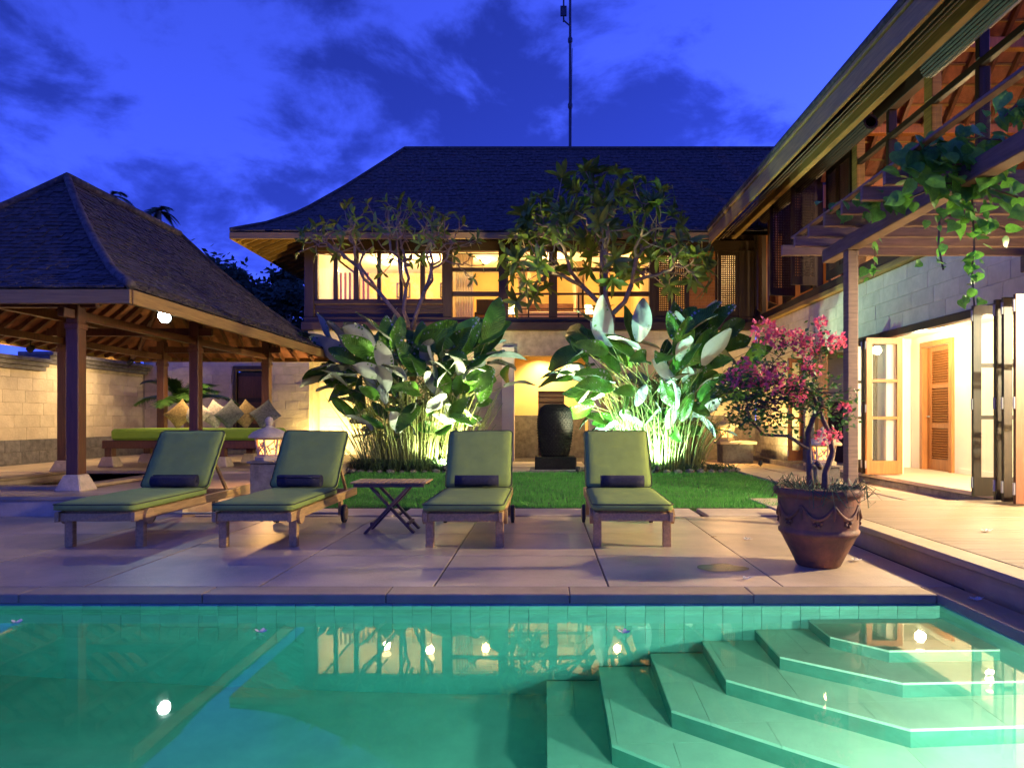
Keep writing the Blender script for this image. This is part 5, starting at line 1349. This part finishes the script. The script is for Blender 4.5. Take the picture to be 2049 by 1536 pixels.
mb.tube([(pcx - .075, pcy, .95), (pcx - .25, pcy, 1.06), (pcx - .45, pcy, 1.07), (pcx - .56, pcy + .02, 1.2), (pcx - .6, pcy, 1.42)], [.016, .014, .011, .009, .006], 6)
CL = [(-.46, 1.92, .105), (-.38, 1.86, .09), (-.29, 1.84, .06), (-.2, 1.88, .055), (-.13, 1.79, .08), (-.05, 1.82, .07), (.03, 1.87, .05), (.08, 1.81, .06), (.14, 1.83, .06), (-.72, 1.53, .075), (-.6, 1.52, .085), (-.5, 1.56, .10), (-.42, 1.49, .08), (-.28, 1.47, .07), (-.19, 1.38, .065), (-.2, 1.5, .06), (.0, 1.99, .04), (-.03, 1.60, .045), (.02, 1.05, .055), (.08, 1.07, .05), (.16, 1.28, .045), (-.34, 1.6, .05), (-.12, 1.64, .04), (-.62, 1.66, .04)]
pts = [V((pcx + x, pcy + r.uniform(-.12, .12), z - .03)) for x, z, s in CL if z > 1.3]
for i in range(75):
    a = r.uniform(0, 6.283); q = math.sqrt(r.random())
    pts.append(V((pcx - .30 + .56 * q * math.cos(a), pcy + r.uniform(-.26, .26), 1.42 + .34 * q * math.sin(a))))
grow(mb, V((pcx - .2, pcy, 1.5)), [p for p in pts if p.x < pcx - .2], r, tips, .35, pull=.35, k0=.0032)
grow(mb, V((pcx + .04, pcy, 1.33)), [p for p in pts if p.x >= pcx - .2], r, tips, .35, pull=.35, k0=.0032)
for v in range(len(mb.v)): pass
mb.obj('trunk', 'bbark', bg_, True)
lf = MB()
for (q, d) in tips:
    for i in range(22):
        p = q + V((r.gauss(0, .05), r.gauss(0, .05), r.gauss(-.03, .045))); dd = V((r.uniform(-1, 1), r.uniform(-1, 1), r.uniform(-.8, .6))).normalized(); s = r.uniform(.03, .055)
        sd = dd.cross(V((r.uniform(-1, 1), r.uniform(-1, 1), 1))).normalized() * s * .33
        lf.add([p, p + dd * s * .5 + sd, p + dd * s, p + dd * s * .5 - sd], [(0, 1, 2, 3)])
tag(lf.obj('foliage', 'bleaf', bg_), kind='stuff')
for (x, z, s) in CL:
    c = V((pcx + x, pcy + r.uniform(-.16, -.02), z)); fl_ = MB()
    for i in range(int(14 + 700 * s * s * 10)):
        d = V((r.gauss(0, 1), r.gauss(0, 1), r.gauss(0, 1))).normalized(); p = c + d * s * r.uniform(.45, 1); e = r.uniform(.018, .030)
        x_ = d.orthogonal().normalized(); x_ = Matrix.Rotation(r.uniform(0, 6), 3, d) @ x_; y_ = d.cross(x_)
        fl_.add([p, p + x_ * e * .7 + d * e * .6, p + y_ * e * 0 + x_ * e * 0 + d * e * 1.3 + y_ * e * .8, p - x_ * e * .7 + d * e * .6], [(0, 1, 2, 3)])
    fl_.obj('flower_cluster', 'bract', bg_)

# ================================================================== PALM IN THE CORNER, FAR TREES
def palm(name, label, base, n, L, seed, up, m='frond', trunk_h=0, trunk_r=.1, cat='palm', droop=1.0):
    r = random.Random(seed); t = thing(name, base, label, cat); b = V(base)
    top = b + V((0, 0, trunk_h))
    if trunk_h: MB().tube([b, b.lerp(top, .5) + V((.1, 0, 0)), top], [trunk_r * 1.2, trunk_r, trunk_r * .8], 8).obj('trunk', 'bark', t, True)
    for i in range(n):
        a = 2 * math.pi * i / n + r.uniform(-.3, .3); l = L * r.uniform(.7, 1.1); e = r.uniform(*up); pts = []
        for k in range(9):
            f = k / 8; pts.append(top + V((math.cos(a), math.sin(a), 0)) * l * f * math.cos(e) * (1 - .15 * f) + V((0, 0, l * (f * math.sin(e) - .55 * droop * f * f))))
        mb = MB().tube(pts, [.012 * (1 - .8 * k / 8) + .002 for k in range(9)], 4)
        for k in range(1, 33):
            f = k / 33 * 8; p = pts[int(f)].lerp(pts[min(8, int(f) + 1)], f % 1); tg_ = (pts[min(8, int(f) + 1)] - pts[int(f)]).normalized(); sd = tg_.cross(V((0, 0, 1))).normalized()
            ll = l * .30 * math.sin(math.pi * (k / 33 * .85 + .1)) * r.uniform(.8, 1.1)
            for s in (-1, 1):
                d = (sd * s + tg_ * .7 + V((0, 0, -.25))).normalized(); w = tg_ * .018 * L
                mb.add([p - w, p + w, p + d * ll], [(0, 1, 2)])
        mb.obj('frond', m, t)
palm('corner_palm', 'bushy arching palm behind the daybed cushions', (-8.75, 16.6, PZ), 16, 1.7, 3, (.5, 1.3), 'frond', 1.35, .07)
for (x, y, h, lb) in ((-27.9, 44, 15.6, 'distant dark palm top above the pavilion roof ridge'), (-24.8, 44, 14.6, 'distant dark palm top between pavilion roof and house eave')):
    palm('far_palm', lb, (x, y, 0), 15, 1.7, int(h * 10), (-.2, .9), 'darktree', h, .18, droop=1.2)
def dark_tree(label, base, h, rx, seed):
    r = random.Random(seed); t = thing('background_tree', base, label, 'tree', 'dark trees behind the pavilion'); b = V(base)
    tr = MB().tube([b, b + V((.1, 0, h * .5)), b + V((0, 0, h * .8))], [.2, .15, .06], 8)
    lf = MB()
    for i in range(16):
        a = r.uniform(0, 6.283); q = r.uniform(.3, 1); c = b + V((rx * q * math.cos(a), rx * q * math.sin(a), h * r.uniform(.45, .95) - .12 * h * q))
        tr.tube([b + V((0, 0, h * r.uniform(.35, .6))), c], [.06, .02], 5)
        s = rx * r.uniform(.28, .45)
        for k in range(520):
            p = c + V((r.gauss(0, s * .5), r.gauss(0, s * .5), r.gauss(0, s * .35))); d = V((r.uniform(-1, 1), r.uniform(-1, 1), r.uniform(-.6, .5))).normalized() * r.uniform(.2, .36); w = d.orthogonal().normalized() * .08
            lf.add([p, p + d * .5 + w, p + d, p + d * .5 - w], [(0, 1, 2, 3)])
    tr.obj('trunk', 'bark', t); tag(lf.obj('crown', 'darktree', t), kind='stuff')
dark_tree('dark bushy tree behind the pavilion roof, wider than its neighbour', (-15.0, 30, 0), 8.4, 2.7, 4)
dark_tree('dark bushy tree close to the house corner eave', (-10.9, 29, 0), 7.3, 2.3, 6)
dark_tree('dark pointed tree between the bushy trees behind the pavilion', (-12.6, 31, 0), 9.0, 1.5, 9)

# wet patch left on the slabs, pictures in the corner room
M['wet'] = mat('wet_stone', (.27, .20, .11), .18, .3, 6, .05, 40)
wp = MB(); rw_ = random.Random(4); wp.v.append((1.42, 5.5, .0035))
for k in range(28):
    a = 2 * math.pi * k / 28; q = 1 + .35 * noise.noise((math.cos(a) * 1.5, math.sin(a) * 1.5, 4)) ; wp.v.append((1.42 + .19 * q * math.cos(a), 5.5 + .16 * q * math.sin(a), .0032))
for k in range(28): wp.f.append((0, 1 + k, 1 + (k + 1) % 28)); wp.mi.append(0)
tag(wp.obj('puddle', 'wet'), 'small dark wet patch on the deck slabs left of the pot', 'puddle')
for (x, w_, lb) in ((-5.05, .5, 'square framed picture inside the corner room above the cabinet'), (-3.55, .36, 'narrow framed picture inside the corner room near the window post')):
    pf = thing('framed_picture', (x, 24.55, 5.6), lb, 'picture', 'pictures in the corner room')
    B('frame', 'wdark', pf, x - w_ / 2, x + w_ / 2, 24.55, 24.59, 5.55, 6.1); B('print', 'cushA', pf, x - w_ / 2 + .05, x + w_ / 2 - .05, 24.535, 24.549, 5.6, 6.05)

# ================================================================== FALLEN FLOWERS
pm = MB()
for k in range(5):
    a = k * 1.2566; d = V((math.cos(a), math.sin(a), 0)); sd = V((-math.sin(a), math.cos(a), 0))
    pm.add([V((0, 0, .004)), d * .02 + sd * .013 + V((0, 0, .012)), d * .042 + sd * .006 + V((0, 0, .02)), d * .04 - sd * .01 + V((0, 0, .014)), d * .018 - sd * .012 + V((0, 0, .006))], [(0, 1, 2, 3, 4)])
pme = pm.mesh('frangipani_flower', 'petal', True)
for (x, y, z, lb) in ((2.0, 6.75, .004, 'fallen white frangipani flower on the deck before the lawn strip'), (1.5, 5.08, .004, 'fallen white frangipani flower near the pool coping'), (2.62, 5.75, .004, 'fallen white frangipani flower beside the pot foot'), (2.84, 4.5, .004, 'fallen white frangipani flower on the right pool coping'), (3.95, 6.1, TZ + .004, 'fallen white frangipani flower on the terrace boards'), (-3.35, 4.33, -.098, 'white flower floating on the water near the lounger side of the pool'), (-1.72, 4.14, -.098, 'white flower floating on the pool below the folding table'), (.48, 4.13, -.098, 'white flower floating on the pool close to the steps')):
    for j in range(2 if z > 0 else 1):
        o = ob('fallen_flower', pme, None, Matrix.Translation((x + .03 * j, y + .02 * j, z + .002)) @ Matrix.Rotation(rnd.uniform(0, 6), 4, 'Z') @ Matrix.Rotation(.25 * j, 4, 'X'))
        tag(o, lb + (', tilted one of the pair' if j else ''), 'flower', 'fallen frangipani flowers')
lm = leaf_mesh('dry_leaf', ['cushA'], plum, .09, .3, .5, ns=4)
for (x, y, z, lb) in ((1.75, 6.9, .012, 'small dry brown leaf on the deck slabs'), (4.75, 6.55, TZ + .012, 'small dry brown leaf on the terrace boards')):
    tag(ob('dry_leaf', lm, None, Matrix.Translation((x, y, z)) @ Matrix.Rotation(1, 4, 'Z')), lb, 'leaf', 'dry leaves')
